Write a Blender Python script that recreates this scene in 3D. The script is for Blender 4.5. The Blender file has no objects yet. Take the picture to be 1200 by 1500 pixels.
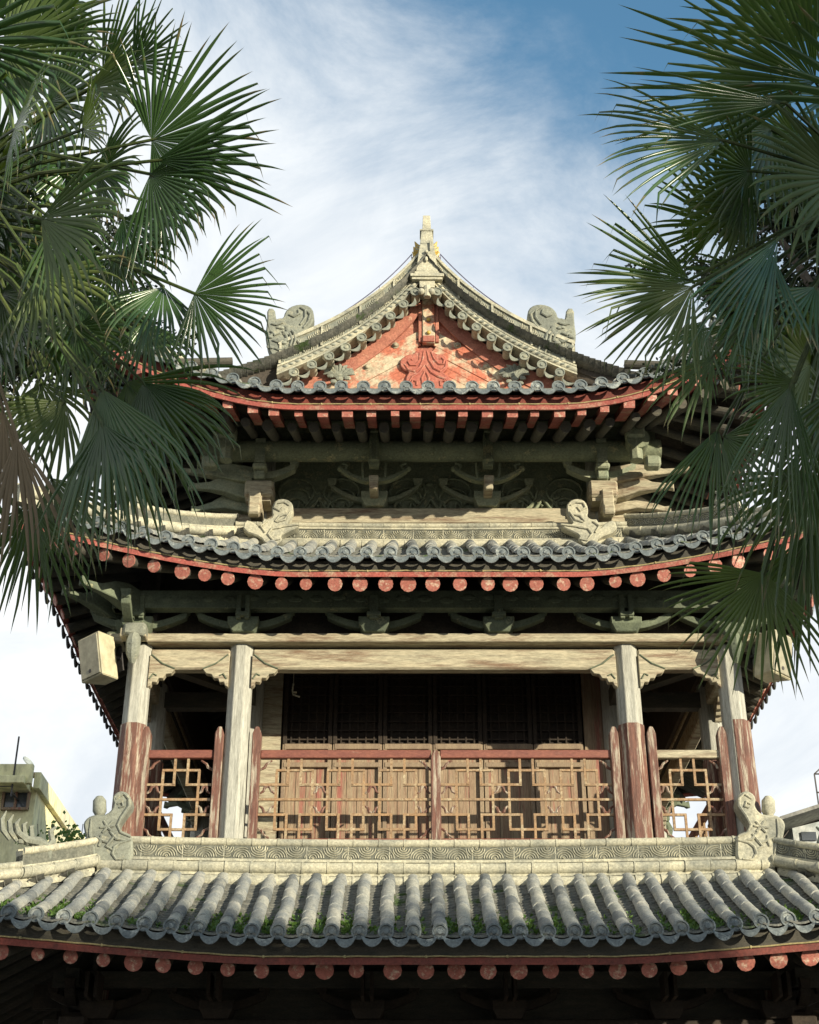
import bpy, bmesh, math, random
from mathutils import Vector, Matrix, noise
R = math.radians
rnd = random.Random(7)
scn = bpy.context.scene
COL = scn.collection
# ------------------------------------------------------------------ camera
F = 2134.0; PITCH = 29.0; CAM = Vector((-0.28, 0.0, 1.6))
cd = bpy.data.cameras.new('camera'); cam = bpy.data.objects.new('camera', cd); COL.objects.link(cam)
cam.location = CAM; cam.rotation_euler = (R(90 + PITCH), 0, 0)
cd.sensor_fit = 'VERTICAL'; cd.sensor_height = 24.0; cd.lens = F / 1500.0 * 24.0
cd.clip_start = 0.1; cd.clip_end = 3000
scn.camera = cam
cT, sT = math.cos(R(PITCH)), math.sin(R(PITCH))
def P(px, py, y):
    dx = (px - 600) / F; dy = (750 - py) / F
    d = Vector((dx, cT - dy * sT, sT + dy * cT)); t = y / d.y
    return CAM + d * t
def PD(px, py, dep):
    dx = (px - 600) / F; dy = (750 - py) / F
    return CAM + Vector((dx, cT - dy * sT, sT + dy * cT)) * dep
CR = Vector((1, 0, 0)); CU = Vector((0, -sT, cT)); CF = Vector((0, cT, sT))
# ------------------------------------------------------------------ world and sun
SUN_EL, SUN_AZ = 11.2, 45.0          # azimuth: degrees to the right of straight behind the camera
w = bpy.data.worlds.new('World'); scn.world = w; w.use_nodes = True
nt = w.node_tree; nt.nodes.clear()
def N(t, typ, **kw):
    n = t.nodes.new(typ)
    for k, v in kw.items():
        if k == 'ins':
            for a, b in v.items(): n.inputs[a].default_value = b
        else: setattr(n, k, v)
    return n
sky = N(nt, 'ShaderNodeTexSky', sky_type='NISHITA', sun_disc=False)
sky.sun_elevation = R(SUN_EL); sky.sun_rotation = R(180 - SUN_AZ)
sky.air_density = 1.0; sky.dust_density = 0.6; sky.ozone_density = 1.2
tc = N(nt, 'ShaderNodeTexCoord')
mp = N(nt, 'ShaderNodeMapping'); mp.inputs['Scale'].default_value = (1.0, 1.0, 1.7); mp.inputs['Rotation'].default_value = (0, R(35), R(20))
nt.links.new(tc.outputs['Generated'], mp.inputs['Vector'])
n1 = N(nt, 'ShaderNodeTexNoise', ins={'Scale': 3.6, 'Detail': 12.0, 'Roughness': 0.66, 'Distortion': 0.9})
nt.links.new(mp.outputs[0], n1.inputs['Vector'])
# thin bright cloud low and to the left, blue opening up high and to the right
dp = N(nt, 'ShaderNodeVectorMath', operation='DOT_PRODUCT'); dp.inputs[1].default_value = (0.36, 0.0, 1.0)
nt.links.new(tc.outputs['Generated'], dp.inputs[0])
mr = N(nt, 'ShaderNodeMapRange'); mr.inputs['From Min'].default_value = 0.57; mr.inputs['From Max'].default_value = 0.79
mr.inputs['To Min'].default_value = 0.56; mr.inputs['To Max'].default_value = -0.40
nt.links.new(dp.outputs['Value'], mr.inputs['Value'])
ad = N(nt, 'ShaderNodeMath', operation='ADD'); nt.links.new(n1.outputs['Fac'], ad.inputs[0]); nt.links.new(mr.outputs[0], ad.inputs[1])
cr = N(nt, 'ShaderNodeMapRange', interpolation_type='SMOOTHSTEP'); cr.inputs['From Min'].default_value = 0.12; cr.inputs['From Max'].default_value = 0.88
nt.links.new(ad.outputs[0], cr.inputs['Value'])
mx = N(nt, 'ShaderNodeMix', data_type='RGBA'); n2 = N(nt, 'ShaderNodeTexNoise', ins={'Scale': 5.0, 'Detail': 10.0, 'Roughness': 0.6, 'Distortion': 0.6}); nt.links.new(mp.outputs[0], n2.inputs['Vector'])
cm = N(nt, 'ShaderNodeMapRange'); cm.inputs['From Min'].default_value = 0.35; cm.inputs['From Max'].default_value = 0.62; nt.links.new(n2.outputs['Fac'], cm.inputs['Value'])
cx = N(nt, 'ShaderNodeMix', data_type='RGBA'); cx.inputs['A'].default_value = (3.9, 4.2, 4.5, 1); cx.inputs['B'].default_value = (5.3, 5.4, 5.4, 1)
nt.links.new(cm.outputs[0], cx.inputs['Factor']); nt.links.new(cx.outputs['Result'], mx.inputs['B'])
nt.links.new(cr.outputs[0], mx.inputs['Factor'])
tv = N(nt, 'ShaderNodeVectorMath', operation='MULTIPLY'); tv.inputs[1].default_value = (0.82, 1.22, 1.30)
nt.links.new(sky.outputs[0], tv.inputs[0]); nt.links.new(tv.outputs[0], mx.inputs['A'])
bg = N(nt, 'ShaderNodeBackground', ins={'Strength': 0.14}); nt.links.new(mx.outputs['Result'], bg.inputs['Color'])
wo = N(nt, 'ShaderNodeOutputWorld'); nt.links.new(bg.outputs[0], wo.inputs['Surface'])
sl = bpy.data.lights.new('sun', 'SUN'); sl.energy = 5.0; sl.angle = R(0.5); sl.color = (1.0, 0.90, 0.70)
so = bpy.data.objects.new('sun', sl); COL.objects.link(so)
sd = Vector((math.sin(R(SUN_AZ)) * math.cos(R(SUN_EL)), -math.cos(R(SUN_AZ)) * math.cos(R(SUN_EL)), math.sin(R(SUN_EL))))
so.rotation_euler = sd.to_track_quat('Z', 'Y').to_euler()
vs = scn.view_settings; vs.view_transform = 'Standard'; vs.look = 'None'; vs.exposure = 0.58; vs.gamma = 1

# ------------------------------------------------------------------ materials
def material(name, c1, c2, scale=3.0, rough=0.8, bump=0.3, stretch=(1, 1, 1), c3=None, c3scale=1.2, c3lo=0.5, c3hi=0.62,
             fine=40.0, spec=0.3, coord='Object', metal=0.0, bdist=0.01, streak=None):
    m = bpy.data.materials.new(name); m.use_nodes = True; t = m.node_tree; t.nodes.clear()
    o = N(t, 'ShaderNodeOutputMaterial'); b = N(t, 'ShaderNodeBsdfPrincipled'); t.links.new(b.outputs[0], o.inputs[0])
    b.inputs['Roughness'].default_value = rough; b.inputs['Specular IOR Level'].default_value = spec; b.inputs['Metallic'].default_value = metal
    g = N(t, 'ShaderNodeNewGeometry') if coord == 'World' else N(t, 'ShaderNodeTexCoord')
    src = g.outputs['Position'] if coord == 'World' else g.outputs[coord]
    mpn = N(t, 'ShaderNodeMapping'); mpn.inputs['Scale'].default_value = stretch; t.links.new(src, mpn.inputs['Vector'])
    a = N(t, 'ShaderNodeTexNoise', ins={'Scale': scale, 'Detail': 6.0, 'Roughness': 0.65}); t.links.new(mpn.outputs[0], a.inputs['Vector'])
    r = N(t, 'ShaderNodeMapRange'); r.inputs['From Min'].default_value = 0.35; r.inputs['From Max'].default_value = 0.65
    t.links.new(a.outputs['Fac'], r.inputs['Value'])
    x = N(t, 'ShaderNodeMix', data_type='RGBA'); x.inputs['A'].default_value = (*c1, 1); x.inputs['B'].default_value = (*c2, 1)
    t.links.new(r.outputs[0], x.inputs['Factor']); last = x.outputs['Result']
    f = N(t, 'ShaderNodeTexNoise', ins={'Scale': fine, 'Detail': 4.0, 'Roughness': 0.7}); t.links.new(mpn.outputs[0], f.inputs['Vector'])
    if c3:
        q = N(t, 'ShaderNodeTexNoise', ins={'Scale': c3scale, 'Detail': 8.0, 'Roughness': 0.72}); t.links.new(mpn.outputs[0], q.inputs['Vector'])
        rr = N(t, 'ShaderNodeMapRange'); rr.inputs['From Min'].default_value = c3lo; rr.inputs['From Max'].default_value = c3hi
        t.links.new(q.outputs['Fac'], rr.inputs['Value'])
        y = N(t, 'ShaderNodeMix', data_type='RGBA'); y.inputs['B'].default_value = (*c3, 1)
        t.links.new(rr.outputs[0], y.inputs['Factor']); t.links.new(last, y.inputs['A']); last = y.outputs['Result']
    # fine mottling
    h = N(t, 'ShaderNodeMapRange'); h.inputs['From Min'].default_value = 0.3; h.inputs['From Max'].default_value = 0.7
    h.inputs['To Min'].default_value = 0.62; h.inputs['To Max'].default_value = 1.25; t.links.new(f.outputs['Fac'], h.inputs['Value'])
    z = N(t, 'ShaderNodeVectorMath', operation='SCALE'); t.links.new(last, z.inputs[0]); t.links.new(h.outputs[0], z.inputs['Scale'])
    t.links.new(z.outputs[0], b.inputs['Base Color'])
    s = N(t, 'ShaderNodeMath', operation='ADD'); t.links.new(a.outputs['Fac'], s.inputs[0]); t.links.new(f.outputs['Fac'], s.inputs[1])
    bp = N(t, 'ShaderNodeBump'); bp.inputs['Strength'].default_value = bump; bp.inputs['Distance'].default_value = bdist
    t.links.new(s.outputs[0], bp.inputs['Height']); t.links.new(bp.outputs[0], b.inputs['Normal'])
    return m
MT = {}
MT['tile']   = material('grey_clay_tile', (.19, .205, .205), (.31, .31, .27), 5, .72, .5, c3=(.44, .42, .35), c3scale=2.0, c3lo=.52, c3hi=.68, fine=45, coord='World')
MT['tile_pale']   = material('pale_clay_tile', (.27, .28, .25), (.38, .37, .31), 5, .75, .5, c3=(.16, .17, .15), c3scale=4.0, c3lo=.55, c3hi=.68, fine=45, coord='World')
MT['tile_dark']   = material('dark_clay_tile', (.11, .125, .13), (.20, .205, .19), 6, .7, .5, c3=(.34, .33, .27), c3scale=6.0, c3lo=.58, c3hi=.68, fine=45, coord='World')
MT['tileend']= material('dark_clay_tile_end', (.095, .115, .12), (.17, .19, .185), 8, .6, .5, c3=(.32, .34, .31), c3scale=5, c3lo=.55, c3hi=.65, coord='World')
MT['pan']    = material('mossy_pan_tile', (.10, .105, .095), (.20, .195, .165), 9, .85, .6, c3=(.05, .085, .025), c3scale=3.0, c3lo=.56, c3hi=.64, coord='World')
MT['stone']  = material('pale_ridge_clay', (.50, .47, .34), (.36, .35, .27), 3, .85, .4, c3=(.20, .205, .17), c3scale=1.5, c3lo=.47, c3hi=.68, coord='World')
MT['stone_bg']=material('dirty_relief_ground', (.10, .105, .085), (.17, .17, .135), 12, .9, .4, coord='World')
MT['stonedk']= material('weathered_grey_green_clay', (.27, .28, .22), (.17, .18, .15), 5, .85, .5, c3=(.38, .36, .25), c3scale=6, c3lo=.55, c3hi=.68, coord='World')
MT['red']    = material('faded_red_paint', (.35, .088, .068), (.25, .066, .052), 4, .7, .4, c3=(.33, .22, .15), c3scale=5, c3lo=.50, c3hi=.66, coord='World')
MT['red_shade']  = material('shade_toned_old_red_paint', (.20, .045, .03), (.13, .035, .025), 4, .6, .3, c3=(.24, .14, .09), c3scale=6, c3lo=.60, c3hi=.70, coord='World')  # red fascia paint with the eave shade put into its colour
MT['redend'] = material('red_rafter_end', (.45, .165, .125), (.35, .12, .09), 10, .6, .3, c3=(.60, .46, .34), c3scale=16, c3lo=.52, c3hi=.64, coord='World')
MT['brown']  = material('flaking_red_brown_paint', (.19, .085, .058), (.11, .050, .036), 3, .6, .6, (9, 9, .8), c3=(.38, .33, .25), c3scale=2.4, c3lo=.50, c3hi=.60, fine=14, coord='World')
MT['rail']   = material('worn_red_rail', (.24, .09, .06), (.17, .06, .045), 3, .55, .3, (1.5, 6, 6), c3=(.40, .28, .2), c3scale=2.6, c3lo=.62, c3hi=.72, fine=14, coord='World')
MT['colw']   = material('bleached_column_wood', (.46, .455, .39), (.33, .325, .275), 3, .8, .6, (10, 10, .7), c3=(.17, .17, .14), c3scale=2.2, c3lo=.55, c3hi=.68, fine=16, coord='World')
MT['beam']   = material('bleached_beam_wood', (.46, .405, .28), (.32, .30, .215), 3, .8, .5, (1.0, 7, 8), c3=(.21, .14, .09), c3scale=1.5, c3lo=.48, c3hi=.66, fine=14, coord='World')
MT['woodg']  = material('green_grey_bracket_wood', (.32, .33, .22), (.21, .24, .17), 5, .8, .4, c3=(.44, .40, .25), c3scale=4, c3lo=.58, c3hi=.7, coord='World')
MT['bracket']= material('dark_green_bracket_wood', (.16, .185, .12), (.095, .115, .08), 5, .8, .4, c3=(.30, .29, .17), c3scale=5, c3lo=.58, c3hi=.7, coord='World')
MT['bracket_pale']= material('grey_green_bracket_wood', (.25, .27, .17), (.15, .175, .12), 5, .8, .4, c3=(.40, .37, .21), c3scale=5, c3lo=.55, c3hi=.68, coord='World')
MT['shade_timber']  = material('shade_toned_old_timber', (.028, .022, .017), (.05, .037, .026), 4, .85, .4, coord='World')  # balcony and eave shade put into the timber colour
MT['woodd']  = material('dark_eave_wood', (.095, .085, .065), (.06, .06, .05), 5, .85, .4, (1, 1, 4), c3=(.16, .15, .10), c3scale=3, c3lo=.6, c3hi=.75, coord='World')
MT['soffit'] = material('dark_soffit_boards', (.055, .048, .04), (.085, .07, .055), 6, .9, .3, coord='World')  # plain very dark brown boards
MT['lattice']= material('ochre_lattice_wood', (.33, .20, .10), (.25, .17, .10), 6, .6, .3, c3=(.40, .34, .22), c3scale=5, c3lo=.5, c3hi=.68, coord='World')
MT['door']   = material('old_door_planks', (.24, .155, .10), (.33, .26, .17), 2.2, .75, .4, (12, 4, .8), c3=(.30, .11, .085), c3scale=.8, c3lo=.52, c3hi=.64, fine=12, coord='World')
MT['doorf']  = material('door_frame_wood', (.30, .23, .15), (.22, .16, .11), 3, .7, .4, (6, 6, 1), coord='World')
MT['plank']  = material('cream_gable_planks', (.56, .48, .33), (.44, .36, .25), 3, .8, .5, (1, 1, 1), c3=(.46, .15, .09), c3scale=2.8, c3lo=.47, c3hi=.58, fine=26, coord='World')
MT['orange'] = material('orange_red_gable_board', (.43, .18, .12), (.33, .12, .085), 4, .8, .4, c3=(.50, .35, .24), c3scale=5, c3lo=.60, c3hi=.72, coord='World')
MT['carved'] = material('carved_red_ornament', (.42, .15, .10), (.34, .10, .07), 9, .7, .3, c3=(.54, .34, .25), c3scale=8, c3lo=.55, c3hi=.7, coord='World')
MT['yellow'] = material('yellow_glaze', (.56, .40, .07), (.42, .27, .05), 14, .35, .3, coord='World', spec=.5)
MT['iron']   = material('dark_iron', (.05, .05, .055), (.09, .08, .07), 12, .6, .2, metal=.4)
MT['cable']  = material('pale_cable', (.42, .36, .18), (.34, .28, .14), 12, .5, .1)
MT['wire']   = material('violet_grey_wire', (.13, .12, .20), (.10, .10, .14), 12, .5, .1)
MT['spk']    = material('cream_speaker_case', (.50, .46, .31), (.44, .40, .27), 3, .55, .1, fine=4, c3=(.36, .34, .24), c3scale=3, c3lo=.58, c3hi=.75)
MT['spkg']   = material('speaker_grille', (.36, .335, .24), (.31, .29, .21), 4, .6, .2, fine=5)
MT['house']  = material('ochre_render', (.80, .74, .42), (.70, .65, .37), .8, .9, .3, (1, 1, .4), c3=(.50, .47, .36), c3scale=.5, c3lo=.45, c3hi=.7, fine=5)
MT['houseg'] = material('grey_render', (.36, .40, .39), (.28, .31, .31), .8, .9, .3, c3=(.5, .52, .5), c3scale=.6, fine=6)
MT['concrete']=material('grey_concrete', (.26, .25, .22), (.18, .18, .16), 1.5, .9, .3, c3=(.36, .36, .3), c3scale=.9, fine=8)
MT['glass']  = material('window_glass', (.05, .06, .07), (.09, .10, .11), 1, .12, 0.02, spec=.6)
MT['ground'] = material('stone_paving', (.11, .105, .095), (.15, .14, .12), .7, .9, .4, c3=(.08, .08, .065), c3scale=.3, fine=8, coord='World')
MT['bark']   = material('palm_fibre_bark', (.10, .075, .05), (.17, .13, .085), 8, .95, .8, (1, 1, .3), fine=60, bdist=.03)
MT['twig']   = material('grey_brown_bark', (.10, .085, .07), (.15, .125, .10), 9, .9, .5)
MT['petiole']= material('palm_petiole', (.045, .075, .02), (.08, .10, .03), 6, .5, .2)
MT['ceiling']= material('dark_ceiling', (.06, .055, .045), (.04, .04, .036), 3, .9, .3, coord='World')  # plain dark grey-brown tone

def leafmat(name, c1, c2, rough=.24, trans=.16, tcol=(.22, .34, .04)):
    m = bpy.data.materials.new(name); m.use_nodes = True; t = m.node_tree; t.nodes.clear()
    o = N(t, 'ShaderNodeOutputMaterial'); b = N(t, 'ShaderNodeBsdfPrincipled'); tr = N(t, 'ShaderNodeBsdfTranslucent')
    ms = N(t, 'ShaderNodeMixShader'); ms.inputs[0].default_value = trans
    t.links.new(b.outputs[0], ms.inputs[1]); t.links.new(tr.outputs[0], ms.inputs[2]); t.links.new(ms.outputs[0], o.inputs[0])
    b.inputs['Roughness'].default_value = rough; b.inputs['Specular IOR Level'].default_value = .5
    g = N(t, 'ShaderNodeNewGeometry'); a = N(t, 'ShaderNodeTexNoise', ins={'Scale': 5.0, 'Detail': 5.0})
    t.links.new(g.outputs['Position'], a.inputs['Vector'])
    oi = N(t, 'ShaderNodeObjectInfo'); s = N(t, 'ShaderNodeMath', operation='MULTIPLY_ADD'); s.inputs[1].default_value = .6; s.inputs[2].default_value = -.3
    t.links.new(oi.outputs['Random'], s.inputs[0])
    s2 = N(t, 'ShaderNodeMath', operation='ADD', use_clamp=True); t.links.new(a.outputs['Fac'], s2.inputs[0]); t.links.new(s.outputs[0], s2.inputs[1])
    x = N(t, 'ShaderNodeMix', data_type='RGBA'); x.inputs['A'].default_value = (*c1, 1); x.inputs['B'].default_value = (*c2, 1)
    t.links.new(s2.outputs[0], x.inputs['Factor']); t.links.new(x.outputs['Result'], b.inputs['Base Color'])
    tr.inputs['Color'].default_value = (*tcol, 1)
    if 'frond' in name:
        at = N(t, 'ShaderNodeAttribute', attribute_name='tip'); nz = N(t, 'ShaderNodeTexNoise', ins={'Scale': 11.0, 'Detail': 3.0}); t.links.new(g.outputs['Position'], nz.inputs['Vector'])
        am = N(t, 'ShaderNodeMath', operation='ADD'); t.links.new(at.outputs['Fac'], am.inputs[0]); t.links.new(nz.outputs['Fac'], am.inputs[1])
        rg = N(t, 'ShaderNodeMapRange'); rg.inputs['From Min'].default_value = 1.36; rg.inputs['From Max'].default_value = 1.52; t.links.new(am.outputs[0], rg.inputs['Value'])
        xx = N(t, 'ShaderNodeMix', data_type='RGBA'); xx.inputs['B'].default_value = (.20, .15, .07, 1); t.links.new(rg.outputs[0], xx.inputs['Factor']); t.links.new(x.outputs['Result'], xx.inputs['A']); t.links.new(xx.outputs['Result'], b.inputs['Base Color'])
    return m
MT['frond'] = leafmat('palm_frond_green', (.018, .055, .020), (.070, .130, .038))
MT['frondy']= leafmat('palm_frond_yellowing', (.07, .12, .035), (.14, .17, .05), .5)
MT['dead']  = leafmat('dead_palm_frond', (.16, .12, .07), (.24, .18, .11), .8, .15, (.3, .22, .1))
MT['leaf']  = leafmat('small_dark_leaf', (.018, .030, .014), (.045, .06, .022), .45, .12, (.1, .15, .03))
MT['weed']  = leafmat('roof_weed_green', (.045, .105, .015), (.10, .18, .03), .6)

# ------------------------------------------------------------------ mesh helpers
class M:
    def __init__(s): s.v = []; s.f = []; s.mi = []; s.cur = 0
    def add(s, vs_, fs_):
        b = len(s.v); s.v += [tuple(p) for p in vs_]
        for f in fs_: s.f.append(tuple(b + i for i in f)); s.mi.append(s.cur)
    def box(s, c, sz, rot=None, taper=1.0, bev=0.0):
        x, y, z = [q / 2 for q in sz]; pts = []
        if bev > 0:
            bm = bmesh.new(); bmesh.ops.create_cube(bm, size=1)
            for vv in bm.verts: vv.co = Vector((vv.co.x * sz[0], vv.co.y * sz[1], vv.co.z * sz[2]))
            bmesh.ops.bevel(bm, geom=list(bm.edges), offset=bev, segments=1, affect='EDGES', profile=.5)
            bm.verts.index_update(); mm = rot if rot else Matrix.Identity(3)
            s.add([mm @ v.co + Vector(c) for v in bm.verts], [[v.index for v in f.verts] for f in bm.faces]); bm.free(); return
        for k in (-1, 1):
            tt = taper if k < 0 else 1.0
            for i, j in ((-1, -1), (1, -1), (1, 1), (-1, 1)): pts.append(Vector((i * x * tt, j * y * tt, k * z)))
        if rot: pts = [rot @ p for p in pts]
        c = Vector(c); s.add([p + c for p in pts], [(3, 2, 1, 0), (4, 5, 6, 7), (0, 1, 5, 4), (1, 2, 6, 5), (2, 3, 7, 6), (3, 0, 4, 7)])
    def bar(s, a, b, wd, ht, up=Vector((0, 0, 1))):
        a = Vector(a); b = Vector(b); d = (b - a); L = d.length
        if L < 1e-6: return
        d.normalize(); sx = d.cross(up)
        if sx.length < 1e-3: sx = d.cross(Vector((0, 1, 0)))
        sx.normalize(); uz = sx.cross(d)
        rot = Matrix((sx, d, uz)).transposed(); s.box((a + b) / 2, (wd, L, ht), rot)
    def tube(s, pts, rad, n=8, cap=True, squash=1.0):
        pts = [Vector(p) for p in pts]; m = len(pts); base = len(s.v)
        if not hasattr(rad, '__len__'): rad = [rad] * m
        prev = None; vs_ = []
        for i, p in enumerate(pts):
            d = (pts[min(i + 1, m - 1)] - pts[max(i - 1, 0)]).normalized()
            if prev is None:
                a = d.cross(Vector((0, 0, 1)));
                if a.length < .05: a = d.cross(Vector((0, 1, 0)))
            else: a = prev - d * prev.dot(d)
            a.normalize(); prev = a; b = d.cross(a)
            for k in range(n):
                t = 2 * math.pi * k / n; vs_.append(p + (a * math.cos(t) + b * math.sin(t) * squash) * rad[i])
        fs_ = []
        for i in range(m - 1):
            for k in range(n):
                k2 = (k + 1) % n; fs_.append((i * n + k, i * n + k2, (i + 1) * n + k2, (i + 1) * n + k))
        if cap: fs_.append(tuple(range(n - 1, -1, -1))); fs_.append(tuple((m - 1) * n + k for k in range(n)))
        s.add(vs_, fs_)
    def sweep(s, prof, pts, side=None):
        """prof: list of (out, up) closed; pts path; out direction = right-hand of path in plan (d x Z)"""
        pts = [Vector(p) for p in pts]; m = len(pts); n = len(prof); vs_ = []
        for i, p in enumerate(pts):
            d = pts[min(i + 1, m - 1)] - pts[max(i - 1, 0)]; d.z = 0 if side is None else d.z
            o = side if side is not None else d.cross(Vector((0, 0, 1))).normalized()
            for a, b in prof: vs_.append(p + o * a + Vector((0, 0, b)))
        fs_ = []
        for i in range(m - 1):
            for k in range(n):
                k2 = (k + 1) % n; fs_.append((i * n + k, i * n + k2, (i + 1) * n + k2, (i + 1) * n + k))
        fs_.append(tuple(range(n - 1, -1, -1))); fs_.append(tuple((m - 1) * n + k for k in range(n)))
        s.add(vs_, fs_)
    def extrude(s, pts, vec):
        """closed planar outline (3D pts) pushed along vec"""
        pts = [Vector(p) for p in pts]; n = len(pts); vec = Vector(vec)
        s.add([*pts, *[p + vec for p in pts]], [tuple(range(n)), tuple(range(2 * n - 1, n - 1, -1))] + [(k, n + k, n + (k + 1) % n, (k + 1) % n) for k in range(n)])
    def disc(s, c, nrm, r, th, n=14, rim=True):
        c = Vector(c); nrm = Vector(nrm).normalized(); a = nrm.cross(Vector((0, 0, 1)));
        if a.length < .05: a = Vector((1, 0, 0))
        a.normalize(); b = nrm.cross(a)
        rings = [(r, 0), (r, th), (r * .80, th), (r * .74, th * .45), (r * .45, th * .45), (r * .30, th * 1.1), (0.001, th * 1.2)] if rim else [(r, 0), (r, th), (.001, th)]
        vs_ = []
        for q, h in rings:
            for k in range(n):
                t = 2 * math.pi * k / n; vs_.append(c + nrm * h + (a * math.cos(t) + b * math.sin(t)) * q)
        fs_ = [(i * n + k, i * n + (k + 1) % n, (i + 1) * n + (k + 1) % n, (i + 1) * n + k) for i in range(len(rings) - 1) for k in range(n)]
        s.add(vs_, fs_)
    def ball(s, c, r, sc=(1, 1, 1), n=8):
        c = Vector(c); vs_ = []; fs_ = []; mrows = n // 2 + 1
        for i in range(mrows + 1):
            ph = math.pi * i / mrows
            for k in range(n):
                t = 2 * math.pi * k / n
                vs_.append(c + Vector((math.sin(ph) * math.cos(t) * r * sc[0], math.sin(ph) * math.sin(t) * r * sc[1], math.cos(ph) * r * sc[2])))
        for i in range(mrows):
            for k in range(n): fs_.append((i * n + k, i * n + (k + 1) % n, (i + 1) * n + (k + 1) % n, (i + 1) * n + k))
        s.add(vs_, fs_)
    def build(s, name, mats, parent=None, smooth=False, bevel=0, world=True):
        me = bpy.data.meshes.new(name); me.from_pydata(s.v, [], s.f)
        if not isinstance(mats, (list, tuple)): mats = [mats]
        for q in mats: me.materials.append(MT[q])
        if len(mats) > 1: me.polygons.foreach_set('material_index', s.mi)
        bm = bmesh.new(); bm.from_mesh(me); bmesh.ops.recalc_face_normals(bm, faces=bm.faces) if smooth != 'leaf' else None
        bm.to_mesh(me); bm.free()
        if smooth:
            me.polygons.foreach_set('use_smooth', [True] * len(me.polygons))
            if smooth != 'leaf':
                try: me.set_sharp_from_angle(angle=R(38))
                except Exception: pass
        me.update()
        o = bpy.data.objects.new(name, me); COL.objects.link(o)
        if parent:
            o.parent = parent
            if world and parent.type == 'EMPTY': o.matrix_parent_inverse = Matrix.Translation(parent.location).inverted()
        if bevel:
            bv = o.modifiers.new('bevel', 'BEVEL'); bv.width = bevel; bv.segments = 1; bv.limit_method = 'ANGLE'; bv.angle_limit = R(40)
        return o
def tag(o, label=None, cat=None, group=None, kind=None):
    if label: o['label'] = label
    if cat: o['category'] = cat
    if group: o['group'] = group
    if kind: o['kind'] = kind
    return o
def empty(name, loc=(0, 0, 0)):
    o = bpy.data.objects.new(name, None); COL.objects.link(o); o.location = loc; o.empty_display_size = .2; return o
# ------------------------------------------------------------------ roofs
YC = 18.97
class Face:
    """one side of a hipped roof; s runs along the eave, d inward from the eave line"""
    def __init__(s, idx, Wx, Wy, z0, prof, rise, flare, dmax, ring, cx=0.0):
        s.idx = idx; s.z0 = z0; s.prof = prof; s.rise = rise; s.fl = flare; s.dmax = dmax; s.ring = ring; s.cx = cx
        s.W = Wx if idx in (0, 2) else Wy; s.D = Wy if idx in (0, 2) else Wx
    def z(s, a, d): return s.z0 + s.prof(d) + s.rise(s.W - abs(a)) * (1 - .55 * max(0, min(1, d / (s.dmax + .01))))
    def flare(s, a): c = s.W - abs(a); return s.fl * max(0, 1 - c / 2.6) ** 2
    def pt(s, a, d, dz=0.0):
        z = s.z(a, d) + dz
        if s.idx == 0: return Vector((s.cx + a, YC - s.D + d, z))
        if s.idx == 2: return Vector((s.cx - a, YC + s.D - d, z))
        if s.idx == 1: return Vector((s.cx + s.D - d, YC + a, z))
        return Vector((s.cx - s.D + d, YC - a, z))
    def dtop(s, a): return s.dmax if abs(a) <= s.ring else min(s.dmax, s.W - abs(a))
    def out(s): return [Vector((0, -1, 0)), Vector((1, 0, 0)), Vector((0, 1, 0)), Vector((-1, 0, 0))][s.idx]
    def along(s): return [Vector((1, 0, 0)), Vector((0, 1, 0)), Vector((-1, 0, 0)), Vector((0, -1, 0))][s.idx]

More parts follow.
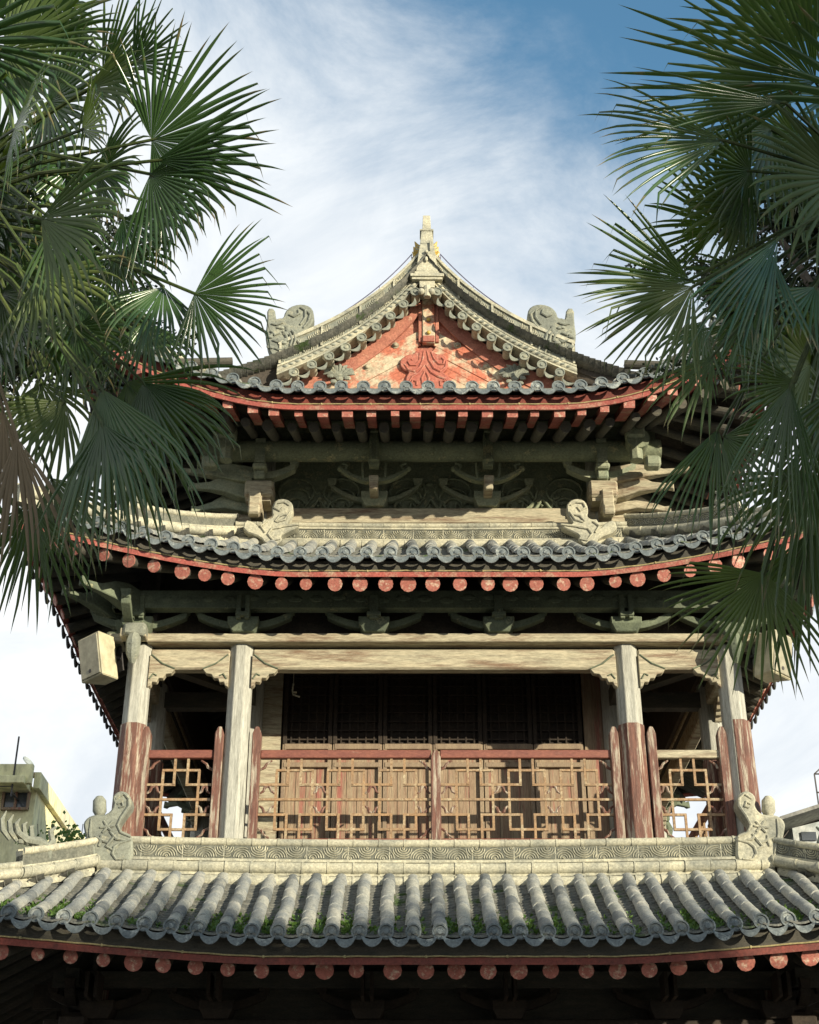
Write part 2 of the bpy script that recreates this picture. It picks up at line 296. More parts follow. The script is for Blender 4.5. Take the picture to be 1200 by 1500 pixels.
def roof_tiles(face, pitch, mt, me_, mp_, r=.064, tl=.235, seed=1, detail=True):
    q = random.Random(seed); al = face.along(); Z = Vector((0, 0, 1)); out = face.out()
    n = int(face.W * 2 / pitch); n -= (n % 2); rows = [(-n / 2 + i) * pitch for i in range(n + 1)]
    rows = [a for a in rows if abs(a) < face.W - .04]
    for a in rows:
        top = face.dtop(a) + .02; d = -face.flare(a) - .03; j = q.uniform(-.008, .008)
        k = 0
        while d < top - .03:
            d2 = min(top, d + tl + q.uniform(-.01, .01)); r1 = r * 1.0; r2 = r * .955; oz = q.uniform(-.006, .009); oa = j + q.uniform(-.010, .010)
            vs_ = []
            for dd, rr in ((d, r1), (d + .02, r1 * 1.035), (d + .024, r1 * .985), (d2 + .01, r2)):
                for i in range(9):
                    t = math.pi * i / 8; vs_.append(face.pt(a, dd) + al * (oa + rr * math.cos(t)) + Z * (oz + .012 + rr * 1.05 * math.sin(t)))
            fs_ = [(i * 9 + m, i * 9 + m + 1, (i + 1) * 9 + m + 1, (i + 1) * 9 + m) for i in range(3) for m in range(8)]
            fs_.append(tuple(range(9))); mt.cur = q.choice((0, 0, 0, 0, 1, 1, 2)); mt.add(vs_, fs_); d = d2; k += 1
        if detail:
            e = face.pt(a, -face.flare(a) - .03) + al * j
            me_.disc(e + Z * .012, out + Z * q.uniform(.0, .12), r * 1.10, .022, 14)
    for i in range(len(rows) - 1):
        a0, a1 = rows[i], rows[i + 1]; am = (a0 + a1) / 2; top = max(face.dtop(a0), face.dtop(a1), face.dtop(am)); d = -face.flare(am) - .05
        step = .075; first = True; o2 = q.uniform(-.01, .01)
        if detail:   # drip tile: hanging crescent lip
            e = lambda a, dz, o: face.pt(a, -face.flare(am) - .07 + o2, dz) + out * o
            K = 8; vs_ = []; wv = q.uniform(.95, 1.1)
            for o in (0, .018):
                for k in range(K + 1):
                    u = k / K; a = a0 + .02 + (a1 - a0 - .04) * u; b = 4 * u * (1 - u)
                    vs_.append(e(a, -.012 - .036 * b, o)); vs_.append(e(a, -.022 - .095 * wv * b ** .8, o + .01))
            fs_ = []; h = 2 * (K + 1)
            for k in range(K):
                fs_ += [(2 * k, 2 * k + 1, 2 * k + 3, 2 * k + 2), (h + 2 * k, h + 2 * k + 2, h + 2 * k + 3, h + 2 * k + 1),
                        (2 * k, 2 * k + 2, h + 2 * k + 2, h + 2 * k), (2 * k + 1, h + 2 * k + 1, h + 2 * k + 3, 2 * k + 3)]
            me_.add(vs_, fs_)
        while d < top:
            d2 = min(d + step, top + .02); lift = .02
            vs_ = []
            for dd, lf in ((d, 0), (d, lift), (d2, .002)):
                for k in range(6):
                    u = k / 5; vs_.append(face.pt(a0 + (a1 - a0) * u, dd) + Z * (lf - .036 * 4 * u * (1 - u) + (q.uniform(-.003, .003) if 0 < k < 5 else 0)))
            mp_.add(vs_, [(i2 * 6 + k, i2 * 6 + k + 1, (i2 + 1) * 6 + k + 1, (i2 + 1) * 6 + k) for i2 in range(2) for k in range(5)])
            d = d2
def soffit(face, mesh, off, d0=.1, n=44):
    vs_ = []; W = face.W
    for i in range(n + 1):
        a = -W + 2 * W * i / n; t = face.dtop(a)
        for k in range(6): d = -face.flare(a) + d0 + (t - d0 + face.flare(a)) * k / 5; vs_.append(face.pt(a, d, off))
    mesh.add(vs_, [(i * 6 + k, i * 6 + k + 1, (i + 1) * 6 + k + 1, (i + 1) * 6 + k) for i in range(n) for k in range(5)])
def eave_strip(face, mesh, z_hi, z_lo, d0, th=.05, n=60, tilt=0.0):
    W = face.W + face.fl - d0; vs_ = []
    for i in range(n + 1):
        a = -W + 2 * W * i / n; ac = max(-face.W, min(face.W, a)); fl = -face.flare(ac) + d0
        for dz, dd in ((z_hi, 0), (z_lo, tilt), (z_lo, tilt + th), (z_hi, th)):
            p = face.pt(ac, fl + dd, dz) + face.along() * (a - ac); vs_.append(p)
    mesh.add(vs_, [(i * 4 + k, i * 4 + (k + 1) % 4, (i + 1) * 4 + (k + 1) % 4, (i + 1) * 4 + k) for i in range(n) for k in range(4)])
def rafter_path(face, a, d0, off, inner=None, dlen=1.5):
    fl = -face.flare(a) + d0; ri = face.ring - .1
    if abs(a) <= ri: ai = a
    else: ai = math.copysign(ri + (abs(a) - ri) * .12, a)
    L = dlen; di = fl + L if abs(a) <= ri else fl + L * (1 + .25 * (abs(a) - ri) / (face.W - ri + .01))
    ai2 = a + (ai - a) * min(1, L / max(face.dmax, .5))
    p0 = face.pt(a, fl, off); 
    p1 = face.pt(ai2, di, off - .02); 
    return p0, p1
def hip_path(fA, side, d0=0.0, n=14, lift=0.0, d1=None):
    """diagonal from the inner ring corner to the eave corner of face A; side=+1/-1"""
    pts = []; dm = fA.W - fA.ring if d1 is None else d1
    for i in range(n + 1):
        c = dm + (d0 - dm) * i / n; fl = fA.flare(side * (fA.W - max(0, c))) if c < 2.6 else 0
        cc = c - fl * .7
        a = side * (fA.W - c); p = fA.pt(a, max(c, 0), lift)
        if c < 2.6: p = p + (fA.out() + fA.along() * side) * fl * .75
        pts.append(p)
    return pts

def wave_relief(m, path_fn, L, H, seed=0, mod=.40, r=.0065, top=0):
    """raised water pattern; path_fn(u metres, v metres, out) -> point"""
    q = random.Random(seed); eyes = []; k = 0; x = mod * .25
    while x < L:
        eyes.append((x, H * (.12 if k % 2 else .88))); x += mod * q.uniform(.40, .54); k += 1
    for i, (ex, ey) in enumerate(eyes):
        for rr in [.010 + .026 * j for j in range(9)]:
            K = 26; run = []
            for j in range(K + 1):
                t = 2 * math.pi * j / K; px_, py_ = ex + rr * math.cos(t), ey + rr * math.sin(t) * .9
                ok = .006 < py_ < H - .006 and .004 < px_ < L - .004 and (px_ % (mod * 1.05)) > .008
                for (fx, fy) in eyes[max(0, i - 2):i] + eyes[i + 1:i + 3]:
                    if (px_ - fx) ** 2 + (py_ - fy) ** 2 < (rr * .9 if (fx < ex) else rr) ** 2: ok = False
                if ok: run.append((px_, py_))
                if (not ok or j == K) and run:
                    if len(run) > 2: ribbon(m, [path_fn(a, b, 0) for a, b in run], [path_fn(a, b, .010) for a, b in run], r)
                    run = []
    x = 0
    while x < L:   # joints between the pressed panels
        a = path_fn(x + .0, 0.0, .004); b = path_fn(x, H, .004); ribbon(m, [path_fn(x, 0, 0), path_fn(x, H, 0)], [a, b], .006); x += mod * 1.05
def ribbon(m, base, crest, w_):
    n = len(base); vs_ = []
    for i in range(n):
        d = base[min(i + 1, n - 1)] - base[max(i - 1, 0)]
        o = crest[i] - base[i]; sd_ = d.cross(o)
        if sd_.length < 1e-9: sd_ = Vector((0, 0, 1))
        sd_.normalize(); vs_ += [base[i] - sd_ * w_, crest[i], base[i] + sd_ * w_]
    m.add(vs_, [(i * 3 + k, i * 3 + k + 1, (i + 1) * 3 + k + 1, (i + 1) * 3 + k) for i in range(n - 1) for k in range(2)])
def resample(pts, step):
    pts = [Vector(p) for p in pts]; cum = [0]
    for a, b in zip(pts, pts[1:]): cum.append(cum[-1] + (b - a).length)
    L = cum[-1]
    def f(u):
        u = max(0, min(L, u)); i = 0
        while i < len(cum) - 2 and cum[i + 1] < u: i += 1
        t = (u - cum[i]) / max(1e-9, cum[i + 1] - cum[i]); return pts[i].lerp(pts[i + 1], t)
    return f, L
def halfround(r, n=7, a0=-.5, a1=.5, base=0.0):
    return [(base + r * math.cos(math.pi * (a0 + (a1 - a0) * k / (n - 1))), r * math.sin(math.pi * (a0 + (a1 - a0) * k / (n - 1)))) for k in range(n)]

def ridge_stack(name, pts, zs, parent, wd=.14, seed=0, relief=True, mat='stone', mod=.42):
    """pts: path (at base z=0 reference) ; zs dict of heights. out direction is path x Z"""
    m = M(); f, L = resample(pts, .1)
    # plain core
    m.sweep([(wd * .45, -.10), (wd * .45, zs['top'] - .02), (-wd * .45, zs['top'] - .02), (-wd * .45, -.10)], pts)
    n = 10
    def course(z, r, out, seg=.27):
        u = 0; q = random.Random(seed + int(z * 1000))
        while u < L - .01:
            u2 = min(L, u + seg); P0, P1 = f(u), f(u2 - .004); mid = [P0, P0.lerp(P1, .06), P0.lerp(P1, .12), P1]
            mid = [P0, f(u + (u2 - u) * .5), P1]; rr = r * q.uniform(.96, 1.05)
            for side in (1, -1):
                m.sweep([(side * (a), b + z) for a, b in halfround(rr, 7, base=wd * .38 + out)], mid)
            for side in (1, -1):   # swollen joint
                m.sweep([(side * a, b + z) for a, b in halfround(rr * 1.10, 7, base=wd * .38 + out)], [P0, P0.lerp(P1, min(1, .022 / max(.01, (u2 - u))))])
            u = u2
    for z, r, o in zs['courses']: course(z, r, o)
    for z, t, o in zs['lips']: m.sweep([(wd / 2 + o, z), (wd / 2 + o, z + t), (-wd / 2 - o, z + t), (-wd / 2 - o, z)], pts)
    ob = m.build(name, mat, parent, smooth=True)
    if relief:
        z0, z1 = zs['band']; b = M(); b.sweep([(wd / 2, z0), (wd / 2, z1), (-wd / 2, z1), (-wd / 2, z0)], pts)
        b.cur = 1
        def pf(u, v, o):
            p = f(u); d = f(min(L, u + .03)) - f(max(0, u - .03)); d.z = 0; nn = d.cross(Vector((0, 0, 1))).normalized()
            return p + nn * (wd / 2 + .001 + o) + Vector((0, 0, z0 + v))
        wave_relief(b, pf, L, z1 - z0, seed, mod)
        b.build('relief_panel', ['stone_bg', 'stone'], ob)
    return ob

tower = empty('temple_tower', (0, YC, 0))
tag(tower, 'three storey Chinese temple tower with tiled upturned eaves, carved gable and open balcony', 'tower')
def add(m, name, mat, parent=None, **k): return m.build(name, mat, parent or tower, **k)
# --- eave geometry, in metres (z above the ground)
low_rise = lambda c: .06 * max(0, 5.22 - c - 1.6) ** 1.35
mid_rise = lambda c: .12 * max(0, 4.49 - c - 1.6) ** 1.5
top_rise = lambda c: .152 * max(0, 4.17 - c - 1.5) ** 1.9
low_prof = lambda d: .5 * d + .05 * d * d
mid_prof = lambda d: .5 * d + .045 * d * d
def drop(u): return .33 * u + 1.136 * (1 - math.exp(-1.1 * u))
GC = -.05
def top_prof(d): return .42 * d + .02 * d * d if d <= 2.1 else (14.22 - drop(4.2 - d)) - 11.53 + .0
LOW = [Face(i, 5.22, 5.22, 4.75, low_prof, low_rise, .22, 1.55, 3.62) for i in range(4)]
MID = [Face(i, 4.49, 4.49, 9.09, mid_prof, mid_rise, .28, 1.97, 2.52) for i in range(4)]
TOP = [Face(i, 4.20, 4.17, 11.53, top_prof, top_rise, .22, 1.45 if i in (0, 2) else 4.2, 2.72 if i in (0, 2) else 2.97, cx=GC) for i in range(4)]
for fc in TOP[1::2]: fc.dmax = 4.2
_z = Face.z
def ztop(self, a, d):
    return self.z0 + self.prof(d) + self.rise(self.W - abs(a)) * (1 - .5 * max(0, min(1, d / 2.1)))
for fc in TOP: fc.z = ztop.__get__(fc)

def build_roof(name, faces, pitch, seed, r=.064):
    mp_ = M(); ends = []
    for i, fc in enumerate(faces):
        mt, me_ = M(), M(); roof_tiles(fc, pitch, mt, me_, mp_, r=r, seed=seed + i, detail=(i != 2)); ends.append((mt, me_))
    roof = add(mp_, name, 'pan', smooth=True)
    for mt, me_ in ends:
        add(mt, 'round_tiles', ['tile', 'tile_pale', 'tile_dark'], roof, smooth=True)
        if me_.v: add(me_, 'tile_ends', 'tileend', roof, smooth=True)
    return roof
lower_roof = build_roof('lower_roof', LOW, .25, 10, r=.069)
middle_roof = build_roof('middle_roof', MID, .25, 20, r=.069)
upper_roof = build_roof('upper_roof', TOP, .264, 30, r=.074)

def eave_parts(roof, faces, soff, fas, rows, paint):
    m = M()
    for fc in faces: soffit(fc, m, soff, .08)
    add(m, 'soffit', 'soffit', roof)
    m = M()
    for fc in faces: eave_strip(fc, m, fas[0], fas[1], fas[2], .05, tilt=.02)
    add(m, 'fascia_board', 'red_shade' if roof is upper_roof else 'woodd', roof)  # on the upper roof, shade is put into this strip's red
    m = M()
    for fc in faces: eave_strip(fc, m, fas[1] + .045, fas[1] - .015, fas[2] - .02, .07, tilt=.0)
    add(m, 'fascia_board', paint, roof)
    rest = M()
    for (sp, d0, off, rad, square, L, endpaint, sd_) in rows:
        q = random.Random(sd_)
        for i, fc in enumerate(faces):
            n = int(fc.W / sp)
            for k in range(-n, n + 1):
                a = (k + .5 if sd_ % 2 else k) * sp + q.uniform(-.03, .03)
                if abs(a) > fc.W - .12: continue
                rr = rad * q.uniform(.78, 1.10)
                p0, p1 = rafter_path(fc, a, d0 + q.uniform(-.01, .02), off, dlen=L)
                m = M() if i == 0 else rest
                m.cur = 0
                if square: m.bar(p0, p1, rr * 1.95, rr * 1.3)
                else: m.tube([p0, p1], rr, 12)
                m.cur = 1; dr = (p0 - p1).normalized()
                if square:
                    m.bar(p0 + dr * .0, p0 + dr * .012, rr * 1.99, rr * 1.34)
                else: m.tube([p0 - dr * .004, p0 + dr * .010], rr * 1.03, 12)
                if i == 0: add(m, 'rafter', ['red' if square else 'woodd', endpaint], roof, smooth=not square)
    o = add(rest, 'rafter', ['woodd', rows[0][6]], roof); tag(o, kind='stuff')
eave_parts(lower_roof, LOW, -.21, (-.075, -.29, .06), [(.30, .13, -.385, .078, False, 1.3, 'redend', 1)], 'red_shade')
eave_parts(middle_roof, MID, -.21, (-.085, -.27, .07), [(.285, .12, -.375, .080, False, 1.5, 'redend', 2)], 'red')
eave_parts(upper_roof, TOP, -.20, (-.085, -.285, .07),
           [(.285, .10, -.345, .062, True, .75, 'redend', 3), (.285, .44, -.475, .068, False, 1.2, 'woodd', 4)], 'red')
# thin cables clipped along the eaves
for fc, zz, dd, nm in ((LOW[0], -.225, .035, 'lower'), (MID[0], -.205, .045, 'middle'), (TOP[0], -.215, .045, 'top')):
    m = M(); W = fc.W - .2; pts = []
    for i in range(81):
        a = -W + 2 * W * i / 80; sag = .006 * abs(math.sin(i * 1.1)); pts.append(fc.pt(a, -fc.flare(a) + dd, zz - sag))
    m.tube(pts, .0075, 5)
    for i in range(3, 81, 6): m.ball(pts[i], .016, n=6)
    o = m.build('eave_cable', 'cable')
    tag(o, {'lower': 'thin pale cable clipped along the lowest eave below the tile ends', 'middle': 'thin pale cable clipped along the middle eave above the round rafters', 'top': 'thin pale cable clipped along the topmost eave above the square rafters'}[nm], 'cable', 'cables along the eaves')

# --- ridges round the foot of each storey
def ring_ridge(roof, ring, y0, base, zs, seed, wd, relief_front=True, mod=.42, sag=.05):
    h = YC - y0
    x = ring
    def side(a, b, sd_, rel):
        pts = []
        for i in range(13):
            t = i / 12; p = Vector(a).lerp(Vector(b), t); p.z += sag * (2 * t - 1) ** 2; pts.append(p)
        return ridge_stack('ridge', pts, zs, roof, wd, sd_, rel, mod=mod)
    side((-x, y0, base), (x, y0, base), seed, True)
    side((x, y0, base), (x, y0 + 2 * h, base), seed + 1, False)
    side((x, y0 + 2 * h, base), (-x, y0 + 2 * h, base), seed + 2, False)
    side((-x, y0 + 2 * h, base), (-x, y0, base), seed + 3, False)
zs_low = dict(top=.56, courses=[(.07, .075, .06), (.235, .062, .035), (.515, .045, .0)], lips=[(.15, .03, .035), (.30, .028, .03)], band=(.335, .475))
ring_ridge(lower_roof, 3.58, 15.40, 5.53, zs_low, 101, .16)
zs_mid = dict(top=.37, courses=[(.04, .06, .04), (.335, .035, .0)], lips=[(.095, .03, .03), (.27, .025, .015)], band=(.13, .265))
ring_ridge(middle_roof, 2.50, 16.42, 10.13, zs_mid, 111, .14, mod=.36, sag=.03)

zs_hip = dict(top=.30, courses=[(.05, .06, .03), (.275, .04, .0)], lips=[(.105, .022, .02)], band=(.13, .24))
def hips(roof, faces, seed, frac=.80, lift=.05):
    for k, (fc, sd_) in enumerate(((faces[0], -1), (faces[0], 1), (faces[2], -1), (faces[2], 1))):
        full = hip_path(fc, sd_, 0.0, 20, lift, d1=(fc.W - fc.ring) if faces is not TOP else 1.45)
        f, L = resample(full, .1)
        ptsA = [f(L * frac * i / 14) for i in range(15)]
        if sd_ > 0 and False: ptsA.reverse()
        hr = ridge_stack('hip_ridge', ptsA, zs_hip, roof, .13, seed + k, k < 2, mod=.36)
        zl = dict(top=.16, courses=[(.05, .05, .02), (.135, .04, .0)], lips=[(.09, .02, .01)], band=(.1, .12))
        ptsB = [f(L * frac + L * (1 - frac) * i / 8) for i in range(9)]
        ridge_stack('hip_ridge', ptsB, zl, roof, .12, seed + k + 7, False)
        # corner beam under the hip
        m = M(); a = f(0) + Vector((0, 0, -.42)); b = f(L * .98) + Vector((0, 0, -.36))
        mm_ = [f(L * i / 8) + Vector((0, 0, -.38)) for i in range(9)]
        for p, q2 in zip(mm_, mm_[1:]): m.bar(p, q2, .16, .2)
        add(m, 'corner_beam', 'woodd', roof)
        hip_crest(hr, f, L, frac)
def crest_figure(m, base, fwd, s=1.0):
    """curled tail with five fins: stands on a hip end"""
    up = Vector((0, 0, 1)); Q = lambda a, b: base + fwd * a * s + up * b * s
    m.tube([Q(-.22, 0), Q(-.20, .10), Q(-.08, .16), Q(.06, .15), Q(.16, .20), Q(.20, .30)], [.07 * s, .085 * s, .075 * s, .06 * s, .05 * s, .03 * s], 8, squash=.8)
    for i in range(5):
        a = .30 - i * .085
        m.tube([Q(a - .06, .12), Q(a + .03, .20), Q(a + .055, .30), Q(a + .02, .40 - .02 * i)], [.02 * s, .03 * s, .024 * s, .006 * s], 6)
    m.tube([Q(-.2, .1), Q(-.26, .2), Q(-.22, .30), Q(-.28, .36)], [.05 * s, .04 * s, .03 * s, .012 * s], 7)
    for i in range(4): m.ball(Q(-.1 + .07 * i, .13), .035 * s, n=6)
def hip_crest(hr, f, L, frac):
    p = f(L * frac); d = (f(L * frac) - f(L * frac - .2)); d.z = 0; d.normalize()
    m = M(); crest_figure(m, p + Vector((0, 0, .26)) - d * .1, d, 1.0); add(m, 'hip_ornament', 'stonedk', hr, smooth=True)
    m = M(); q = f(L * .97); m.disc(q + Vector((0, 0, .08)) + d * .05, d, .085, .03, 12)
    m.box(q + Vector((0, 0, .05)), (.12, .12, .14)); add(m, 'hip_end_tile', 'stonedk', hr, smooth=True)
hips(lower_roof, LOW, 201, .36)
hips(middle_roof, MID, 231, .56)
hips(upper_roof, TOP, 261, .72)

# --- ornament slabs traced once, then placed with real thickness
def slab(outl, sc, ox, oy, y, th, mirror=None, bulge=.02):
    pts = [P(ox + a / sc, oy + b / sc, y) for a, b in outl]
    if mirror is not None: pts = [Vector((2 * mirror - p.x, p.y, p.z)) for p in pts]
    return pts
def slab_mesh(pts, th, bev=.02):
    m = M(); n = len(pts); c = sum(pts, Vector()) / n
    if True:
        # rounded edge: front ring inset
        def inset(k):
            out = []
            for i in range(n):
                a, b, cc = pts[i - 1], pts[i], pts[(i + 1) % n]; t = (cc - a); t.normalize(); nn = Vector((t.z, 0, -t.x)); out.append((b, nn))
            area = sum(pts[i].x * pts[(i + 1) % n].z - pts[(i + 1) % n].x * pts[i].z for i in range(n))
            s_ = 1 if area < 0 else -1
            return [b + nn * k * s_ for b, nn in out]
        r0 = pts; r1 = inset(bev)
        Y = Vector((0, 1, 0)); rings = [[p for p in r1], [p + Y * bev for p in r0], [p + Y * (th - bev) for p in r0], [p + Y * th for p in r1]]
        vs_ = [p for r_ in rings for p in r_]
        fs_ = [(i * n + k, i * n + (k + 1) % n, (i + 1) * n + (k + 1) % n, (i + 1) * n + k) for i in range(3) for k in range(n)]
        fs_ += [tuple(range(n)), tuple(range(4 * n - 1, 3 * n - 1, -1))]
        m.add(vs_, fs_)
    return m
def smooth_closed(pts, it=1):
    for _ in range(it):
        q = []
        for i in range(len(pts)):
            a, b = pts[i], pts[(i + 1) % len(pts)]; q += [(a[0] * .75 + b[0] * .25, a[1] * .75 + b[1] * .25), (a[0] * .25 + b[0] * .75, a[1] * .25 + b[1] * .75)]
        pts = q
    return pts
def stroke(m, outl, sc, ox, oy, y, r, mirror=None):
    pts = [P(ox + a / sc, oy + b / sc, y) for a, b in outl]
    if mirror is not None: pts = [Vector((2 * mirror - p.x, p.y, p.z)) for p in pts]
    n = len(pts); rr = [r * (.35 + .65 * math.sin(math.pi * (i + .5) / n)) for i in range(n)]
    m.tube(pts, rr, 6)
low_orn = [(725, 1110), (705, 990), (668, 840), (665, 790), (700, 745), (755, 725), (830, 728), (880, 700), (908, 650), (893, 590), (930, 545), (985, 533), (1040, 570), (1052, 640), (1010, 715), (962, 780), (945, 830), (985, 862), (1050, 885), (1062, 960), (1060, 1085), (1000, 1110)]
low_strokes = [[(730, 760), (720, 880), (745, 990), (760, 1090)], [(930, 600), (990, 560), (1030, 600), (1030, 660), (975, 740), (940, 810), (965, 870), (1045, 905)],
               [(800, 830), (850, 825), (915, 815)], [(830, 775), (860, 825), (895, 860)], [(900, 780), (860, 825), (820, 870)], [(760, 900), (810, 930), (860, 950)], [(810, 890), (805, 940), (790, 980)],
               [(1045, 930), (960, 950), (915, 985), (900, 1040), (930, 1085), (1010, 1080)], [(930, 880), (890, 930), (850, 980), (900, 1010)], [(940, 640), (975, 625), (985, 660), (955, 670)], [(880, 860), (930, 920), (1000, 935)]]
def post_cap(m, px, py0, py1, y, wd, mirror=None):
    a, b = P(px, py0, y), P(px, py1, y)
    if mirror is not None: a.x = 2 * mirror - a.x; b.x = 2 * mirror - b.x
    m.tube([a, a.lerp(b, .25), a.lerp(b, .8), b], [wd * .6, wd, wd * .95, wd * .5], 10)
for mir in (None, -.015):
    pts = slab(smooth_closed(low_orn), 5.4545, 0, 1060, 15.26, .2, mir)
    if mir is None: m = slab_mesh(pts, .22)
    else: m = slab_mesh(pts, .22)
    for st in low_strokes: stroke(m, st, 5.4545, 0, 1060, 15.255, .018, mir)
    post_cap(m, 146, 1196, 1167, 15.36, .075, mir)
    add(m, 'ridge_ornament', 'stonedk' if mir is None else 'stone', lower_roof, smooth=True)
# carved scrolls on the middle ridge corners, seen at the foot of the third storey
mid_orn = [(215, 590), (250, 560), (300, 565), (335, 590), (340, 640), (330, 675), (350, 715), (410, 720), (405, 760), (415, 800), (400, 870), (300, 900), (230, 860), (265, 720), (225, 660)]
mid_orn = [(262, 722), (225, 668), (212, 605), (236, 570), (275, 556), (320, 564), (345, 595), (352, 640), (342, 668), (372, 688), (412, 684), (414, 755), (470, 700), (520, 690), (535, 760), (420, 800), (400, 840), (330, 852), (285, 815), (300, 790), (250, 765), (180, 732), (200, 716)]
mid_strokes = [[(250, 720), (300, 740), (350, 745), (375, 780), (345, 820), (300, 812)], [(240, 600), (270, 580), (320, 585), (335, 615), (300, 635), (280, 610)], [(235, 640), (270, 690), (320, 705)],
               [(380, 700), (420, 730), (395, 770)], [(250, 655), (300, 665), (330, 700)], [(180, 720), (250, 728), (330, 740)]]
for mir in (None, -.02):
    pts = slab(smooth_closed(mid_orn), 4.2857, 780, 600, 16.18, .14, mir)
    m = slab_mesh(pts, .15, .015)
    for st in mid_strokes: stroke(m, st, 4.2857, 780, 600, 16.17, .016, mir)
    add(m, 'ridge_ornament', 'stone', middle_roof, smooth=True)

# ------------------------------------------------------------------ gable of the top roof
def rake_z(u): return 14.67 - drop(abs(u))
UM = 1.98
for yg, sgn in ((16.00, 1), (2 * YC - 16.00, -1)):
    for sd_ in (-1, 1):
        us = [.06 + (UM - .06) * i / 24 for i in range(25)]
        path = lambda dz, y: [Vector((GC + sd_ * u, y, rake_z(u) + dz)) for u in us]
        o_ = Vector((0, -sgn, 0))
        m = M()
        m.sweep([(.06, -.02), (.06, -.36), (-.10, -.36), (-.10, -.02)], path(0, yg), side=o_)
        m.sweep([(.09, .025), (.09, -.03), (-.13, -.03), (-.13, .025)], path(0, yg), side=o_)
        m.sweep([(.085, -.36), (.085, -.39), (-.12, -.39), (-.12, -.36)], path(0, yg), side=o_)
        m.sweep([(.055 + .05 * math.cos(t), -.445 + .055 * math.sin(t)) for t in [R(a) for a in range(-90, 91, 30)]] + [(-.1, -.39), (-.1, -.50)], path(0, yg), side=o_)
        m.sweep([(.10, -.50), (.10, -.525), (-.12, -.525), (-.12, -.50)], path(0, yg), side=o_)
        rk = add(m, 'gable_ridge', 'stone', upper_roof, smooth=True)
        if sgn > 0:
            b = M(); f, L = resample(path(0, yg), .1)
            b.sweep([(.064, -.035), (.064, -.355), (.05, -.355), (.05, -.035)], path(0, yg), side=o_); b.cur = 1
            wave_relief(b, lambda u, v, o: f(u) + Vector((0, -.066 - o, -.350 + v)), L, .305, 300 + sd_, .46, r=.007)
            x = .0
            while x < L: b.box(f(x) + Vector((0, -.075, -.19)), (.03, .03, .32)); x += .62
            add(b, 'relief_panel', ['stonedk', 'stone'], rk)
            b = M(); x = .15; q = random.Random(5)   # pressed flowers on the lower bar
            while x < L - .1: b.ball(f(x) + Vector((0, -.105, -.445)), .024, (1.5, .5, .8), 6); x += .09
            add(b, 'pressed_pattern', 'stonedk', rk, smooth=True)
        # short tile row under the rake, ends to the viewer
        t = M(); e = M(); f2, L = resample(path(-.625, yg), .1); x = .16; k = 0; y0 = yg - sgn * .12
        while x < L - .05:
            p = f2(x); yy = Vector((p.x, y0, p.z)); yb = Vector((p.x, yg + sgn * .1, p.z + .02))
            t.tube([yy, yb], .062, 10); e.disc(yy, o_, .068, .02, 12)
            if x + .1 < L:
                p2 = f2(x + .131); w2 = Vector((p2.x, y0 + sgn * .03, p2.z - .035)); tn = (f2(x + .2) - f2(x + .03)); tn.normalize()
                nrm = Vector((-tn.z, 0, tn.x)); nrm = nrm if nrm.z > 0 else -nrm
                V = []; K = 7
                for oo in (0, .02):
                    for j in range(K + 1):
                        uu = j / K - .5; V.append(w2 + tn * uu * .17 - nrm * (.02 - .0 * uu) - nrm * .03 * (1 - 4 * uu * uu) + o_ * oo); V.append(w2 + tn * uu * .17 - nrm * (.03 + .075 * (1 - 4 * uu * uu)) + o_ * oo)
                h = 2 * (K + 1); Fc = []
                for j in range(K): Fc += [(2 * j, 2 * j + 1, 2 * j + 3, 2 * j + 2), (h + 2 * j, h + 2 * j + 2, h + 2 * j + 3, h + 2 * j + 1), (2 * j, 2 * j + 2, h + 2 * j + 2, h + 2 * j), (2 * j + 1, h + 2 * j + 1, h + 2 * j + 3, 2 * j + 3)]
                e.add(V, Fc)
            x += .262; k += 1
        to = add(t, 'gable_tiles', 'stone', upper_roof, smooth=True); add(e, 'tile_ends', 'stonedk', upper_roof, smooth=True)
    # gable wall
    yw = yg + sgn * .22
    m = M(); us = [-2.2 + 4.4 * i / 40 for i in range(41)]
    top = [Vector((GC + u, yw, rake_z(u) - .58)) for u in us]; m.extrude([Vector((GC - 2.2, yw, 12.0)), *top, Vector((GC + 2.2, yw, 12.0))], (0, sgn * .1, 0))
    gw = add(m, 'gable_board', 'orange', upper_roof)
    if sgn > 0:
        # barge boards following the rake, in front of the wall
        for sd_ in (-1, 1):
            m = M(); us = [.05 + 1.95 * i / 20 for i in range(21)]
            m.sweep([(.05, -.58), (.05, -.86), (0, -.86), (0, -.58)], [Vector((GC + sd_ * u, yw - .005, rake_z(u))) for u in us], side=Vector((0, -1, 0)))
            add(m, 'barge_board', 'orange', gw)
            # sloping planks
            slope = .64
            for k in range(10):
                m = M(); base = 12.18 + .00; x0 = .10; zz = 13.34 - k * .128
                x1 = min(1.85, (zz - 12.10) / slope + x0)
                if x1 < x0 + .15: continue
                A = Vector((GC + sd_ * x0, yw - .02 - .004 * (k % 3), zz)); B = Vector((GC + sd_ * x1, yw - .02 - .004 * (k % 3), zz - slope * (x1 - x0)))
                m.bar(A, B, .03, .104, up=Vector((0, 0, 1))); add(m, 'plank', 'plank', gw, bevel=.004)
            for (u, z) in ((.42, 13.25), (.80, 12.89)):
                m = M(); m.ball((GC + sd_ * u, yw - .06, z - .1), .035, (1, .8, 1)); m.disc((GC + sd_ * u, yw - .035, z - .1), (0, -1, 0), .05, .01, 10, False); add(m, 'stud', 'beam', gw, smooth=True)
        m = M(); kp0 = P(621, 508, yw); kp1 = P(623, 447, yw)
        m.bar(Vector((GC + .03, yw - .06, kp0.z)), Vector((GC + .03, yw - .06, kp1.z + .05)), .17, .07, up=Vector((0, -1, 0))); kp = add(m, 'king_post', 'plank', gw, bevel=.008)
        m = M()
